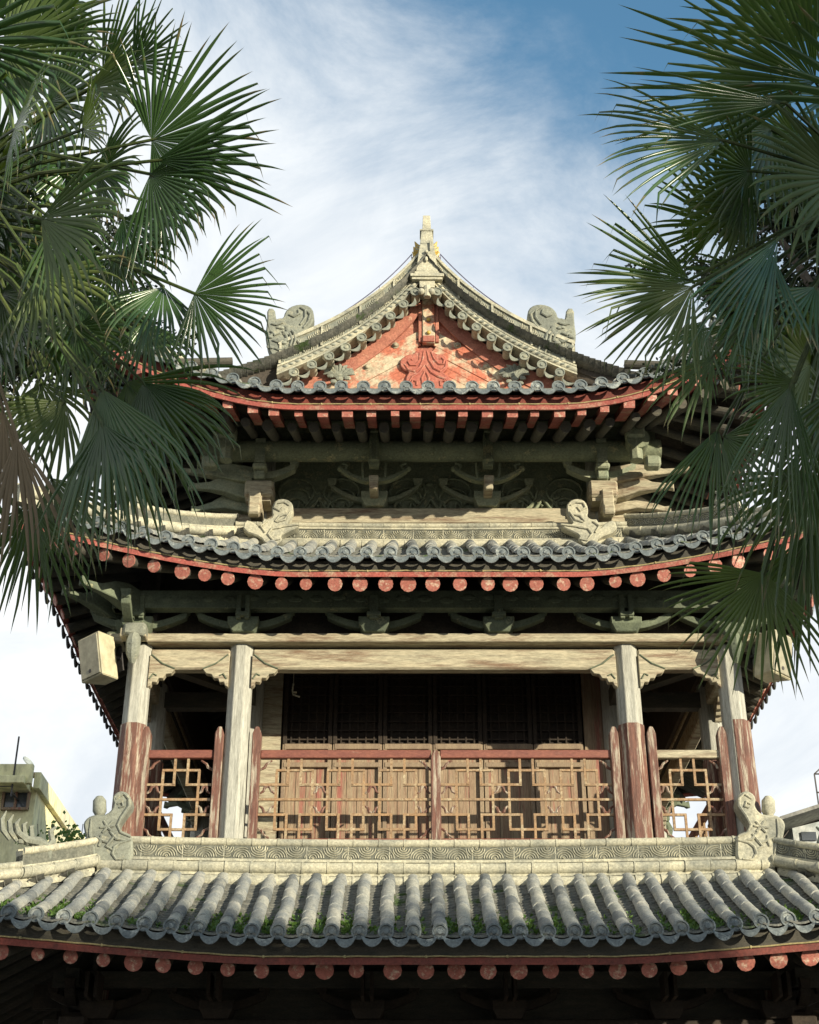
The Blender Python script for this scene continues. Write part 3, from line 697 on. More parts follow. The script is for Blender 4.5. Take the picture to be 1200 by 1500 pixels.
        for sx in (-1, 1): m.bar(Vector((GC + .03 + sx * .115, yw - .05, kp0.z + .03)), Vector((GC + .03 + sx * .115, yw - .05, kp1.z + .02)), .05, .05, up=Vector((0, -1, 0)))
        m.box((GC + .03, yw - .08, kp0.z + .06), (.16, .07, .10)); add(m, 'king_post_frame', 'orange', gw, bevel=.006)
        m = M()
        for py in (475, 494): m = M(); p = P(622, py, yw); m.ball((GC + .03, yw - .11, p.z), .03, (1, .8, 1), 8); add(m, 'stud', 'yellow', kp, smooth=True)
        # hanging fish: carved red pendant (outline from the 6.67x look at 540,430)
        fish = [(470, 545), (440, 590), (385, 590), (310, 640), (305, 700), (345, 745), (400, 760), (365, 810), (360, 870), (390, 925), (470, 930), (550, 935), (640, 930), (720, 930), (800, 905), (815, 850), (780, 800), (720, 770), (775, 730), (775, 650), (740, 590), (660, 590), (620, 545)]
        pts = slab(smooth_closed(fish), 6.667, 540, 430, yw - .09, .06); m = slab_mesh(pts, .06, .012)
        for st in ([(540, 560), (530, 650), (500, 720), (450, 760), (390, 745), (350, 690)], [(570, 560), (590, 650), (640, 730), (700, 760), (750, 720), (760, 660)],
                   [(500, 570), (500, 650), (460, 700), (410, 700), (385, 665), (410, 635), (430, 650)], [(610, 570), (640, 640), (690, 690), (730, 690), (740, 650), (710, 625), (690, 640)],
                   [(545, 700), (500, 770), (430, 810), (400, 860)], [(560, 700), (610, 770), (680, 810), (740, 830), (780, 870)], [(550, 760), (520, 830), (530, 900)], [(560, 760), (590, 830), (580, 900)],
                   [(400, 900), (430, 850), (470, 860), (470, 900)], [(780, 900), (740, 850), (700, 860), (700, 900)]):
            stroke(m, st, 6.667, 540, 430, yw - .092, .019)
        add(m, 'hanging_fish', 'carved', gw, smooth=True)
        m = M()
        for tri in ([(240, 870), (330, 790), (350, 900)], [(640, 620), (695, 860), (630, 900)], [(790, 800), (865, 870), (800, 880)]):
            q_ = [P(540 + a / 6.667, 430 + b / 6.667, yw - .034) for a, b in tri]; m.extrude(q_, (0, .03, 0))
        add(m, 'vent_opening', 'soffit', gw)
        for mir in (None, GC):
            m = M(); c = P(497, 549, yw - .12)
            if mir is not None: c.x = 2 * GC - c.x
            q = random.Random(3)
            for k in range(11):
                a = k * 2.4; rr = .035 * math.sqrt(k) * 1.3; m.ball((c.x + rr * math.cos(a) * 1.3, c.y, c.z + rr * math.sin(a)), .05 - .001 * k, (1.1, .6, .8), 7)
            for k in range(7): m.tube([c + Vector((0, .02, -.05)), c + Vector((.12 * math.cos(k * .5), .0, .12 * math.sin(k * .5) + .02)), c + Vector((.21 * math.cos(k * .52), -.01, .17 * math.sin(k * .52)))], [.03, .035, .008], 6)
            add(m, 'carved_flower', 'stonedk', gw, smooth=True)
# main ridge along the depth, finial and its glazed dragons
m = M(); m.box((GC, YC, 14.45), (.22, 5.9, .42)); m.box((GC, YC, 14.70), (.30, 5.9, .07)); m.tube([(GC, 16.02, 14.76), (GC, 2 * YC - 16.02, 14.76)], .07, 10)
mr_ = add(m, 'main_ridge', 'stone', upper_roof, smooth=True)
fa = P(622, 402, 15.9); 
m = M()
m.box((GC + .01, 15.98, fa.z - .07), (.46, .34, .05)); m.box((GC + .01, 15.98, fa.z - .115), (.42, .30, .04)); m.box((GC + .01, 16.0, fa.z - .19), (.21, .28, .12))
def frust(m, x, y, z0, z1, w0, w1, d0, d1):
    V = [Vector((x + i * w0 / 2, y + j * d0 / 2, z0)) for i, j in ((-1, -1), (1, -1), (1, 1), (-1, 1))] + [Vector((x + i * w1 / 2, y + j * d1 / 2, z1)) for i, j in ((-1, -1), (1, -1), (1, 1), (-1, 1))]
    m.add(V, [(3, 2, 1, 0), (4, 5, 6, 7), (0, 1, 5, 4), (1, 2, 6, 5), (2, 3, 7, 6), (3, 0, 4, 7)])
z0 = fa.z - .045
frust(m, GC + .01, 15.98, z0, z0 + .05, .35, .34, .30, .3)
frust(m, GC + .01, 15.98, z0 + .05, z0 + .56, .30, .19, .30, .22); frust(m, GC + .01, 15.98, z0 + .56, z0 + .80, .19, .15, .22, .18)
m.box((GC + .01, 15.98, z0 + .815), (.19, .2, .03)); frust(m, GC + .01, 15.98, z0 + .83, z0 + 1.12, .125, .10, .12, .09)
m.box((GC + .055, 15.86, z0 + .50), (.014, .06, .16)); m.ball((GC, 15.83, z0 + .38), .03); m.ball((GC, 15.82, z0 + .25), .035, (.7, .5, 1.3))
m.tube([(GC + .01, 15.86, fa.z - .24), (GC + .01, 15.86, fa.z - .42)], .05, 8)
for a in (-1, 1): m.ball((GC + a * .07, 15.84, fa.z - .34), .05)
fin = add(m, 'ridge_finial', 'stone', upper_roof, smooth=True, bevel=.004)
for a in (-1, 1):
    m = M(); q = random.Random(11)
    for k in range(12):
        zz = z0 + .16 + k * .046; m.tube([(GC + a * .09, 16.05, zz - .03), (GC + a * (.15 + .02 * math.sin(k)), 16.04, zz), (GC + a * (.225 - .008 * k + .02 * (k % 2)), 16.03, zz + .06)], [.034, .028, .006], 6)
    m.tube([(GC + a * .12, 16.07, z0 + .03), (GC + a * .15, 16.07, z0 + .22), (GC + a * .11, 16.07, z0 + .45), (GC + a * .09, 16.07, z0 + .6)], [.04, .045, .04, .02], 7)
    for k in range(4): m.ball((GC + a * (.10 + .02 * (k % 2)), 15.95 + .05 * k, z0 + .1 + .09 * k), .035, n=6)
    add(m, 'finial_scroll', 'yellow', fin, smooth=True)
# beasts at the foot of the gable ridges (outline from the 6.67x look at 380,420)
rk_orn = [(75, 205), (150, 205), (165, 320), (185, 300), (235, 300), (250, 240), (300, 190), (380, 165), (460, 170), (520, 210), (537, 290), (512, 360), (462, 410), (432, 450), (430, 490), (390, 500), (440, 580), (480, 680), (200, 745), (130, 690), (80, 600), (55, 480), (75, 340)]
rk_st = [[(260, 420), (300, 460), (320, 520), (300, 580)], [(290, 400), (340, 450), (355, 520), (330, 590)], [(230, 430), (265, 480), (280, 530)], [(290, 270), (340, 290), (390, 260), (380, 220)],
         [(130, 520), (190, 540), (240, 510)], [(150, 600), (210, 620), (260, 600), (240, 640)], [(310, 640), (350, 620), (370, 650)], [(360, 510), (400, 560), (440, 640)], [(110, 430), (150, 470), (200, 450)],
         [(450, 220), (500, 270), (480, 340), (430, 400)], [(400, 200), (450, 230), (450, 300), (400, 370)], [(120, 360), (170, 370), (230, 350)]]
for mir in (None, -.13):
    pts = slab(smooth_closed(rk_orn), 6.667, 380, 420, 15.93, .15, mir); m = slab_mesh(pts, .18, .02)
    for st in rk_st: stroke(m, st, 6.667, 380, 420, 15.92, .02, mir)
    sx = -1 if mir is None else 1; q = random.Random(9)
    for k in range(16):   # rough scales of the beast's back
        p = P(392 + q.uniform(0, 34), 478 + q.uniform(0, 52), 15.92)
        if mir is not None: p.x = 2 * mir - p.x
        m.ball(p, q.uniform(.02, .045), (1.3, .5, .8), 6)
    add(m, 'gable_ridge_ornament', 'stonedk', upper_roof, smooth=True)
for a in (-1, 1):   # wires above the gable
    m = M(); A = Vector((GC + a * .20, 16.0, rake_z(.2) + .19)); B = Vector((GC + a * 1.62, 16.0, rake_z(1.62) + .05)); pts = []
    for i in range(17):
        t = i / 16; p = A.lerp(B, t); p.z -= .17 * 4 * t * (1 - t) * (1 - .3 * t); pts.append(p)
    m.tube(pts, .008, 5)
    for i in (0, 5, 11, 16): m.bar(pts[i] + Vector((0, 0, .01)), Vector((pts[i].x, 16, rake_z(abs(pts[i].x - GC)) + .0)), .008, .008)
    o = m.build('lightning_wire', 'wire')
    tag(o, 'dark lightning wire running down above the %s slope of the gable' % ('left' if a < 0 else 'right'), 'wire', 'lightning wires over the gable')
# ------------------------------------------------------------------ third storey
HX = 2.22
def rotq(v, k):   # quarter turns about the tower axis
    x, y = v[0], v[1] - YC
    for _ in range(k): x, y = -y, x
    return Vector((x, y + YC, v[2]))
def rot_mesh(m, k): m.v = [tuple(rotq(p, k)) for p in m.v]; return m
for k in range(4):
    m = M(); m.box((0, 16.86, 11.15), (2 * HX, .06, 1.9)); q = random.Random(k)
    m.cur = 0
    if k == 0:   # carved boards between the bracket sets
        for c in (-1.48, 0, 1.48):
            for sx in (-1, 1):
                for j in range(3):
                    r0 = .10 + .05 * j; pts = [Vector((c + sx * (.30 + r0 * math.cos(t) * 1.2), 16.80, 11.02 + .10 * j + r0 * math.sin(t))) for t in [R(a) for a in range(-60, 250, 30)]]
                    m.tube(pts, .02, 5)
            m.tube([(c - .12, 16.80, 10.92), (c, 16.79, 11.10), (c + .12, 16.80, 10.92)], .03, 6)
            for j in range(9): m.ball((c + q.uniform(-.35, .35), 16.81, q.uniform(10.93, 11.4)), .03, (1.6, .6, 1), 6)
            for j in range(5): m.tube([(c - .5 + .2 * j, 16.81, 10.9), (c - .46 + .2 * j, 16.80, 11.05), (c - .4 + .2 * j, 16.81, 11.0)], .022, 5)
    add(rot_mesh(m, k), 'storey_wall', 'bracket_pale')
    m = M(); m.box((0, 16.71, 10.765), (5.42, .17, .225)); add(rot_mesh(m, k), 'log_beam', 'beam', bevel=.012)
    m = M(); m.box((0, 16.74, 10.57), (4.6, .12, .16)); add(rot_mesh(m, k), 'sill_beam', 'woodd')
    m = M(); m.tube([(-3.0, 16.3, 11.55), (3.0, 16.3, 11.55)], .15, 14); add(rot_mesh(m, k), 'eave_purlin', 'bracket_pale', smooth=True)
    m = M(); m.box((0, 16.32, 11.80), (5.9, .10, .22)); m.tube([(-3.0, 16.3, 11.98), (3.0, 16.3, 11.98)], .08, 10); add(rot_mesh(m, k), 'purlin_board', 'bracket_pale', smooth=True)
for sx in (-1, 1):
    for sy in (16.75, 2 * YC - 16.75):
        m = M(); m.tube([(sx * HX, sy, 6.0), (sx * HX, sy, 11.9)], .15, 14); add(m, 'core_column', 'colw', smooth=True)
m = M(); m.box((0, YC, 12.03), (6.0, 5.8, .05)); add(m, 'ceiling', 'ceiling')

def trap(m, c, wt, wb, h, d):
    x, y, z = c; V = []
    for zz, ww in ((z - h / 2, wb), (z, wt * .97), (z + h / 2, wt)):
        V += [Vector((x - ww / 2, y - d / 2 * ww / wt, zz)), Vector((x + ww / 2, y - d / 2 * ww / wt, zz)), Vector((x + ww / 2, y + d / 2, zz)), Vector((x - ww / 2, y + d / 2, zz))]
    m.add(V, [(3, 2, 1, 0), (8, 9, 10, 11)] + [(i * 4 + k, i * 4 + (k + 1) % 4, (i + 1) * 4 + (k + 1) % 4, (i + 1) * 4 + k) for i in range(2) for k in range(4)])
def curved_arm(m, c, half, th, rise, dep, square_end=True):
    x, y, z = c
    top = []; bot = []
    for i in range(17):
        u = -1 + 2 * i / 16; a = abs(u); b = rise * max(0, a - .25) ** 1.6 * 1.6
        top.append((x + u * half, z + b + th / 2)); bot.append((x + u * half * .97, z + b - th / 2 - .0 * a))
    o = [Vector((a, y, b)) for a, b in top + bot[::-1]]; m.extrude(o, (0, dep, 0))
    if square_end:
        for s_ in (-1, 1): m.box((x + s_ * (half - .03), y + dep / 2, z + rise + th * .55 + .02), (.13, dep * 1.15, .10), taper=.7)
def upper_bracket(x, k, mat2='bracket_pale'):
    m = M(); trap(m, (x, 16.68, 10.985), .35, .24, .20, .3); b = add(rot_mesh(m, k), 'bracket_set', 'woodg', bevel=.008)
    m = M(); m.box((x, 16.50, 11.03), (.115, .62, .12)); m.box((x, 16.17, 10.98), (.125, .12, .20), taper=.8); add(rot_mesh(m, k), 'bracket_nose', 'beam', b, bevel=.012)
    m = M(); curved_arm(m, (x, 16.30, 11.12), .44, .055, .16, .09, False)
    for s_ in (-1, 1):
        m.ball((x + s_ * .44, 16.34, 11.30), .045, n=8); m.tube([(x + s_ * .40, 16.34, 11.24), (x + s_ * .35, 16.32, 11.34), (x + s_ * .42, 16.32, 11.37)], .02, 6)
        m.tube([(x + s_ * .14, 16.3, 11.14), (x + s_ * .15, 16.3, 11.36)], .018, 6)
    add(rot_mesh(m, k), 'bracket_arm', mat2, b, smooth=True)
    m = M(); curved_arm(m, (x, 16.72, 11.05), .60, .07, .22, .07); add(rot_mesh(m, k), 'bracket_arm', 'woodg', b)
    m = M(); m.box((x, 16.22, 11.30), (.15, .14, .10), taper=.8); m.box((x, 16.16, 11.50), (.125, .12, .40)); m.box((x - .035, 16.095, 11.5), (.018, .02, .36)); m.box((x + .035, 16.095, 11.5), (.018, .02, .36)); m.box((x, 16.12, 11.76), (.10, .12, .12))
    add(rot_mesh(m, k), 'bracket_head', mat2, b, bevel=.006)
for k in range(4):
    for x in (-.74, .74): upper_bracket(x, k)
def beak(m, o, dx, dy, L, h, tipdz):
    d = Vector((dx, dy, 0)).normalized(); n = Vector((-d.y, d.x, 0)); o = Vector(o)
    prof = [(0, .5, -.5, .07), (.25, .62, -.42, .08), (.45, .50, -.26, .07), (.68, .16, -.20, .045), (.90, .06, -.20, .035), (1.0, .14, -.26, .045)]
    V = []
    for t, a, b, wd in prof:
        c = o + d * L * t + Vector((0, 0, tipdz * t * t))
        V += [c + n * wd + Vector((0, 0, b * h)), c - n * wd + Vector((0, 0, b * h)), c - n * wd * .7 + Vector((0, 0, a * h)), c + n * wd * .7 + Vector((0, 0, a * h))]
    m.add(V, [(3, 2, 1, 0), tuple(range(20, 24))] + [(i * 4 + j, i * 4 + (j + 1) % 4, (i + 1) * 4 + (j + 1) % 4, (i + 1) * 4 + j) for i in range(5) for j in range(4)])
for k in (0, 2):
    for sx in (-1, 1):
        x = sx * HX
        m = M(); m.box((x, 16.42, 10.97), (.37, .34, .24), bev=.03); m.box((x, 16.44, 10.83), (.30, .28, .06)); b = add(rot_mesh(m, k), 'corner_bracket', 'beam')
        m = M(); m.box((x + sx * .04, 16.26, 10.80), (.145, .10, .26), bev=.012); m.box((x + sx * .04, 16.24, 10.62), (.15, .14, .14), bev=.02); add(rot_mesh(m, k), 'bracket_nose', 'beam', b)
        m = M(); m.box((x, 16.30, 11.16), (.15, .16, .12), bev=.02); m.box((x, 16.26, 11.26), (.18, .2, .08), bev=.02); m.box((x, 16.22, 11.48), (.13, .12, .36)); add(rot_mesh(m, k), 'bracket_head', 'woodg', b)
        m = M(); curved_arm(m, (x, 16.32, 11.20), .46, .10, .14, .12, True); add(rot_mesh(m, k), 'bracket_arm', 'woodg', b)
        for (dx, dy, L, h, dz, oz, oy) in ((1, -.05, 1.05, .24, .10, 11.22, 16.40), (1, -.25, .84, .34, -.02, 11.06, 16.5), (1, -.12, .80, .30, -.12, 10.92, 16.62)):
            m = M(); beak(m, (x + sx * .1, oy, oz), sx * dx, dy, L, h, dz); add(rot_mesh(m, k), 'beam_nose', 'woodg' if sx < 0 else 'beam', b, bevel=.01)
        m = M(); m.tube([(x + sx * .42, 16.05, 11.25), (x + sx * .42, 16.05, 11.55)], .085, 8); m.box((x + sx * .42, 16.03, 11.66), (.24, .2, .22), bev=.03, ); m.box((x + sx * .62, 16.06, 11.22), (.20, .18, .16), bev=.03)
        add(rot_mesh(m, k), 'bracket_block', 'woodg', b)

# ------------------------------------------------------------------ balcony storey
m = M(); m.box((0, YC, 5.97), (7.1, 7.1, .12)); add(m, 'balcony_floor', 'woodd')
for k in range(4):
    m = M(); m.box((0, 16.86, 8.15), (2 * HX, .08, 4.3)); wl = add(rot_mesh(m, k), 'core_wall', 'shade_timber')
    for i in range(6):   # six door leaves a side
        x0 = -1.82 + i * .607; x1 = x0 + .607; m = M(); y = 16.79
        for xx in (x0 + .03, x1 - .03): m.box((xx, y, 7.35), (.05, .07, 2.6))
        m = M()
        for xx in (x0 + .03, x1 - .03): m.box((xx, y, 6.86), (.05, .07, 1.64))
        for zz, hh in ((6.10, .10), (7.42, .06), (7.65, .07), (6.33, .04)): m.box(((x0 + x1) / 2, y - .006, zz), (.555, .075, hh))
        dr = add(rot_mesh(m, k), 'door_leaf', 'doorf', bevel=.005)
        m = M()
        for xx in (x0 + .03, x1 - .03): m.box((xx, y, 8.17), (.05, .07, .97))
        m.box(((x0 + x1) / 2, y - .006, 8.62), (.555, .075, .07)); add(rot_mesh(m, k), 'door_head', 'shade_timber', dr, bevel=.005)  # upper door darkened by colour, as if in the beam's shade
        m = M(); q = random.Random(i + k * 9); nn = 4
        for j in range(nn):
            ww = .50 / nn; m.box((x0 + .055 + ww * (j + .5), y + .025 + q.uniform(-.004, .004), 6.88), (ww - .006, .03, 1.03))
        m.box(((x0 + x1) / 2, y + .02, 7.535), (.50, .03, .17), bev=.012); add(rot_mesh(m, k), 'door_panel', 'door', dr)
        m = M()
        for j in range(5): m.box((x0 + .055 + .1 * (j + .5) + .0, y + .0, 8.14), (.018, .03, .9))
        for j in range(8): m.box(((x0 + x1) / 2, y + .004, 7.75 + j * .115), (.5, .03, .018))
        add(rot_mesh(m, k), 'door_lattice', 'shade_timber', dr)
    for sx in (-1, 1):
        m = M(); m.box((sx * 1.96, 16.80, 7.35), (.24, .07, 2.6)); add(rot_mesh(m, k), 'door_jamb', 'beam' if sx < 0 else 'door')
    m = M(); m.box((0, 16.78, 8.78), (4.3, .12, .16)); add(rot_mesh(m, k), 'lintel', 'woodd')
def octo(m, x, y, z0, z1, r0, r1=None):
    r1 = r1 or r0; m.tube([(x, y, z0), (x, y, z1)], [r0, r1], 8)
def octcol(name, x, y, z0, z1, r, mat, parent=None, seed=0):
    m = M(); V = []
    for z, rr in ((z0, r), (z1, r * .96)):
        for k in range(8):
            t = R(22.5 + 45 * k); V.append(Vector((x + rr * 1.08 * math.cos(t), y + rr * 1.08 * math.sin(t), z)))
    m.add(V, [tuple(range(7, -1, -1)), tuple(range(8, 16))] + [(k, (k + 1) % 8, 8 + (k + 1) % 8, 8 + k) for k in range(8)])
    return add(m, name, mat, parent, bevel=.006)
CY = 15.58
cols = []
for k in range(4):
    for x in (-2.22, 2.22, 3.40):
        p = rotq((x, CY, 0), k); gray = (k == 0 and x < 0)
        c = octcol('column', p.x, p.y, 6.03, 8.43, .137, 'colw')
        if not gray: 
            if k == 0 and x > 3: octcol('column_sleeve', p.x + .02, p.y, 6.04, 7.50, .150, 'brown', c)
            else: octcol('column_sleeve', p.x, p.y, 6.04, 7.46, .151, 'brown', c)
        cols.append(c)
m_ = None
def balustrade(k, x0, x1, centres, mat_rail='rail', hand=True):
    m = M(); m.box(((x0 + x1) / 2, 15.55, 7.117), (x1 - x0, .075, .095)); b = add(rot_mesh(m, k), 'balustrade', mat_rail, bevel=.008)
    m = M(); m.box(((x0 + x1) / 2, 15.55, 6.13), (x1 - x0, .06, .06)); add(rot_mesh(m, k), 'bottom_rail', mat_rail, b, bevel=.008)
    m = M(); y = 15.55; t = .027; q = random.Random(int(x0 * 100) + k)
    hz = lambda xa, xb, z, dy=0: m.box(((xa + xb) / 2 , y + dy, z), (abs(xb - xa), t, t))
    vt = lambda x, za, zb, dy=0: m.box((x, y + dy, (za + zb) / 2), (t, t, abs(zb - za)))
    hz(x0, x1, 6.60, -.003)
    prev = x0
    for i, c in enumerate(centres):
        c += q.uniform(-.006, .006)
        for s_ in (-1, 1): vt(c + s_ * .20, 6.255, 6.94, .004)
        hz(c - .21, c + .21, 6.935); hz(c - .21, c + .21, 6.265)
        for s_ in (-1, 1):
            e = c + s_ * .072; vt(e, 6.77, 7.07, -.004); vt(e, 6.15, 6.43, -.004)
        nl = prev; nr = x1 if i == len(centres) - 1 else (c + centres[i + 1]) / 2
        for z in (6.77, 6.43):
            hz(nl, c - .058, z, .002); hz(c + .058, nr, z, .002)
        prev = nr
    if k == 0: add(rot_mesh(m, k), 'lattice', 'lattice', b); m = M()
    def flush():
        nonlocal m
        if k == 0: add(m, 'corner_scroll', 'brown', b, smooth=True); m = M()
    edges = [x0] + [v for c in centres for v in (c - .2, c + .2)] + [x1]
    for i in range(0, len(edges), 2):
        a, e = edges[i] + .01, edges[i + 1] - .01; c = (a + e) / 2; h = (e - a) / 2
        for z0, sg in ((6.77, 1), (6.43, -1)):
            for s_ in (-1, 1):
                m.tube([(c, y, z0 - sg * .018), (c + s_ * h * .35, y - .004, z0 - sg * .03), (c + s_ * h * .55, y, z0 - sg * .075), (c + s_ * h * .98, y, z0 - sg * .10)], [.013, .019, .016, .010], 6)
            flush()
    for xx, s_ in ((x0, 1), (x1, -1)):
        for z, sg in ((7.06, -1), (6.16, 1)):
            m.tube([(xx, y, z + sg * .12), (xx + s_ * .05, y, z + sg * .09), (xx + s_ * .07, y, z + sg * .05), (xx + s_ * .13, y, z + sg * .01)], [.012, .018, .015, .010], 6); flush()
    if k: add(rot_mesh(m, k), 'lattice', 'lattice', b)
    return b
def rail_post(k, x, ztop=7.43, wd=.10):
    m = M(); y = 15.54; V = [Vector((x - wd / 2, y - .06, 6.05)), Vector((x + wd / 2, y - .06, 6.05)), Vector((x + wd / 2, y - .06, ztop - .08)), Vector((x + wd * .2, y - .06, ztop)), Vector((x - wd * .2, y - .06, ztop)), Vector((x - wd / 2, y - .06, ztop - .08))]
    m.extrude(V, (0, .12, 0)); add(rot_mesh(m, k), 'rail_post', 'brown', bevel=.008)
for k in range(4):
    balustrade(k, -3.19, -2.47, [-2.81]); balustrade(k, -1.94, -.04, [-1.558, -.98, -.405]); balustrade(k, .06, 1.97, [.435, 1.015, 1.596]); balustrade(k, 2.47, 3.19, [2.81], 'rail' if k else 'beam')
    for x in (-3.23, -2.41, -1.99, 2.01, 2.43, 3.22): rail_post(k, x)
    rail_post(k, .01, 7.15, .11)
# beams over the columns, spandrel brackets
for k in range(4):
    m = M(); m.box((0, 15.53, 8.475), (7.5, .30, .105)); add(rot_mesh(m, k), 'plate_beam', 'beam', bevel=.01)
    for xa, xb in ((-3.27, -2.35), (-2.09, 2.09), (2.35, 3.27)):
        m = M(); m.box(((xa + xb) / 2, 15.57, 8.255), (xb - xa, .15, .25), bev=.02); add(rot_mesh(m, k), 'tie_beam', 'beam')
    m = M(); m.box((0, 15.62, 8.40), (6.6, .08, .06)); add(rot_mesh(m, k), 'packing_strip', 'woodd')
    for xc, s_ in ((-3.27, 1), (-2.35, -1), (-2.09, 1), (2.09, -1), (2.35, 1), (3.27, -1)):
        o = [(0, .0), (.0, -.22), (.035, -.20), (.05, -.155), (.10, -.16), (.12, -.11), (.17, -.11), (.20, -.06), (.26, -.05), (.30, .0), (.16, .06), (.04, .16), (0, .18)]
        m = M(); m.extrude([Vector((xc + s_ * a, 15.475, 8.12 + b)) for a, b in o], (0, .09, 0)); sp = add(rot_mesh(m, k), 'spandrel_bracket', 'beam', bevel=.006)
        m = M(); m.tube([(xc + s_ * .02, 15.472, 8.30), (xc + s_ * .15, 15.468, 8.19), (xc + s_ * .30, 15.472, 8.125)], .010, 5); m.tube([(xc + s_ * .02, 15.472, 8.0), (xc + s_ * .06, 15.468, 8.06), (xc + s_ * .10, 15.472, 8.04)], .010, 5); add(rot_mesh(m, k), 'carved_line', 'bracket', sp)
    for x in (-2.22, 2.22):
        m = M(); m.box((x, 16.2, 8.22), (.14, 1.1, .2)); add(rot_mesh(m, k), 'gallery_beam', 'woodd'); m = M(); m.box((x, 16.2, 9.0), (.12, 1.1, .16)); add(rot_mesh(m, k), 'gallery_beam', 'woodd')
    m = M(); m.bar(rotq((3.40, CY, 8.35), k), rotq((2.22, 16.75, 8.35), k), .14, .2); add(m, 'diagonal_beam', 'woodd'); m = M(); m.bar(rotq((3.40, CY, 8.9), k), rotq((2.22, 16.75, 9.4), k), .14, .2); add(m, 'diagonal_beam', 'woodd')
    m = M(); m.box((0, 15.32, 8.90), (7.4, .14, .22)); 
    q = random.Random(k)
    for j in range(30 if k == 0 else 0): m.ball((-3.6 + .25 * j, 15.25, 8.90 + q.uniform(-.03, .03)), .05, (1.8, .35, .9), 6)
    add(rot_mesh(m, k), 'carved_plate', 'bracket')
    m = M(); m.box((0, 15.72, 8.95), (7.0, .05, 1.0)); add(rot_mesh(m, k), 'bracket_board', 'soffit')
    for x in (-2.2, -.69, .75, 2.22) + ((-3.42, 3.42)):
        big = abs(x) > 3; m = M(); trap(m, (x, 15.44, 8.615), .36, .24, .17, .32)
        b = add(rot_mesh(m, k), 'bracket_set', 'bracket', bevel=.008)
        m = M(); curved_arm(m, (x, 15.40, 8.64), .56, .09, .14, .11); add(rot_mesh(m, k), 'bracket_arm', 'bracket', b, bevel=.006)
        m = M(); wd = .06 if abs(x) < 1 else .05
        for s_ in ((-1, 1) if abs(x) > 1 else (0,)): m.box((x + s_ * .05, 15.30, 8.80), (.055 if s_ else .10, .16, .30))
        m.box((x, 15.30, 8.70), (.16, .20, .05)); add(rot_mesh(m, k), 'bracket_head', 'bracket', b, bevel=.006)
        if big:
            m = M(); s_ = 1 if x > 0 else -1
            m.box((x, 15.27, 8.50), (.26, .2, .16), bev=.03)
            m.tube([(x, 15.24, 8.44), (x, 15.20, 8.33), (x + s_ * .0, 15.22, 8.20), (x, 15.26, 8.10)], [.07, .085, .075, .03], 8); m.ball((x, 15.17, 8.30), .05); add(rot_mesh(m, k), 'bracket_nose', 'stonedk' if x < 0 else 'bracket', b, smooth=True)
            m = M(); beak(m, (x, 15.3, 8.86), s_, -1, .8, .3, .05); add(rot_mesh(m, k), 'beam_nose', 'bracket', b, bevel=.01)

# ------------------------------------------------------------------ ground storey
for k in range(4):
    m = M(); m.box((0, 15.55, 2.75), (7.1, .12, 3.9)); add(rot_mesh(m, k), 'ground_wall', 'brown')
    m = M(); m.box((0, 15.35, 4.10), (7.9, .26, .26)); m.box((0, 15.40, 3.78), (7.4, .18, .26)); add(rot_mesh(m, k), 'architrave', 'shade_timber', bevel=.012)
    m = M(); m.box((0, 15.30, 4.62), (7.8, .14, .16)); m.box((0, 15.48, 4.7), (7.4, .05, 1.0)); add(rot_mesh(m, k), 'bracket_board', 'woodd')
    for x in (-3.42, -2.22, -.70, .72, 2.30, 3.42):
        m = M(); trap(m, (x, 15.30, 4.32), .34, .24, .17, .3); b = add(rot_mesh(m, k), 'bracket_set', 'shade_timber')
        m = M(); curved_arm(m, (x, 15.24, 4.36), .5, .08, .12, .1); add(rot_mesh(m, k), 'bracket_arm', 'shade_timber', b)
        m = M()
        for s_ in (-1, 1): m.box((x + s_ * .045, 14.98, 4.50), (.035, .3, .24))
        add(rot_mesh(m, k), 'bracket_head', 'shade_timber', b)
    for x in (-3.4, -2.22, 2.22): 
        p = rotq((x, 15.25, 0), k); m = M(); m.tube([(p.x, p.y, .5), (p.x, p.y, 3.97)], [.19, .17], 16); add(m, 'column', 'brown', smooth=True)
        m = M(); m.tube([(p.x, p.y, .45), (p.x, p.y, .55), (p.x, p.y, .66)], [.28, .30, .22], 16); add(m, 'column_base', 'stonedk', smooth=True)
    for i in range(4):
        x0 = -1.5 + i * .75; m = M()
        for xx in (x0 + .04, x0 + .71): m.box((xx, 15.46, 2.0), (.06, .08, 2.8))
        for zz in (.70, 1.6, 1.85, 3.35): m.box((x0 + .375, 15.455, zz), (.66, .08, .08))
        add(rot_mesh(m, k), 'door_leaf', 'rail')
m = M(); m.box((0, YC, .27), (9.6, 9.6, .54), bev=.03); m.box((0, YC - 4.95, .18), (2.6, .34, .36)); m.box((0, YC - 5.25, .09), (2.6, .34, .18)); add(m, 'stone_base', 'concrete')

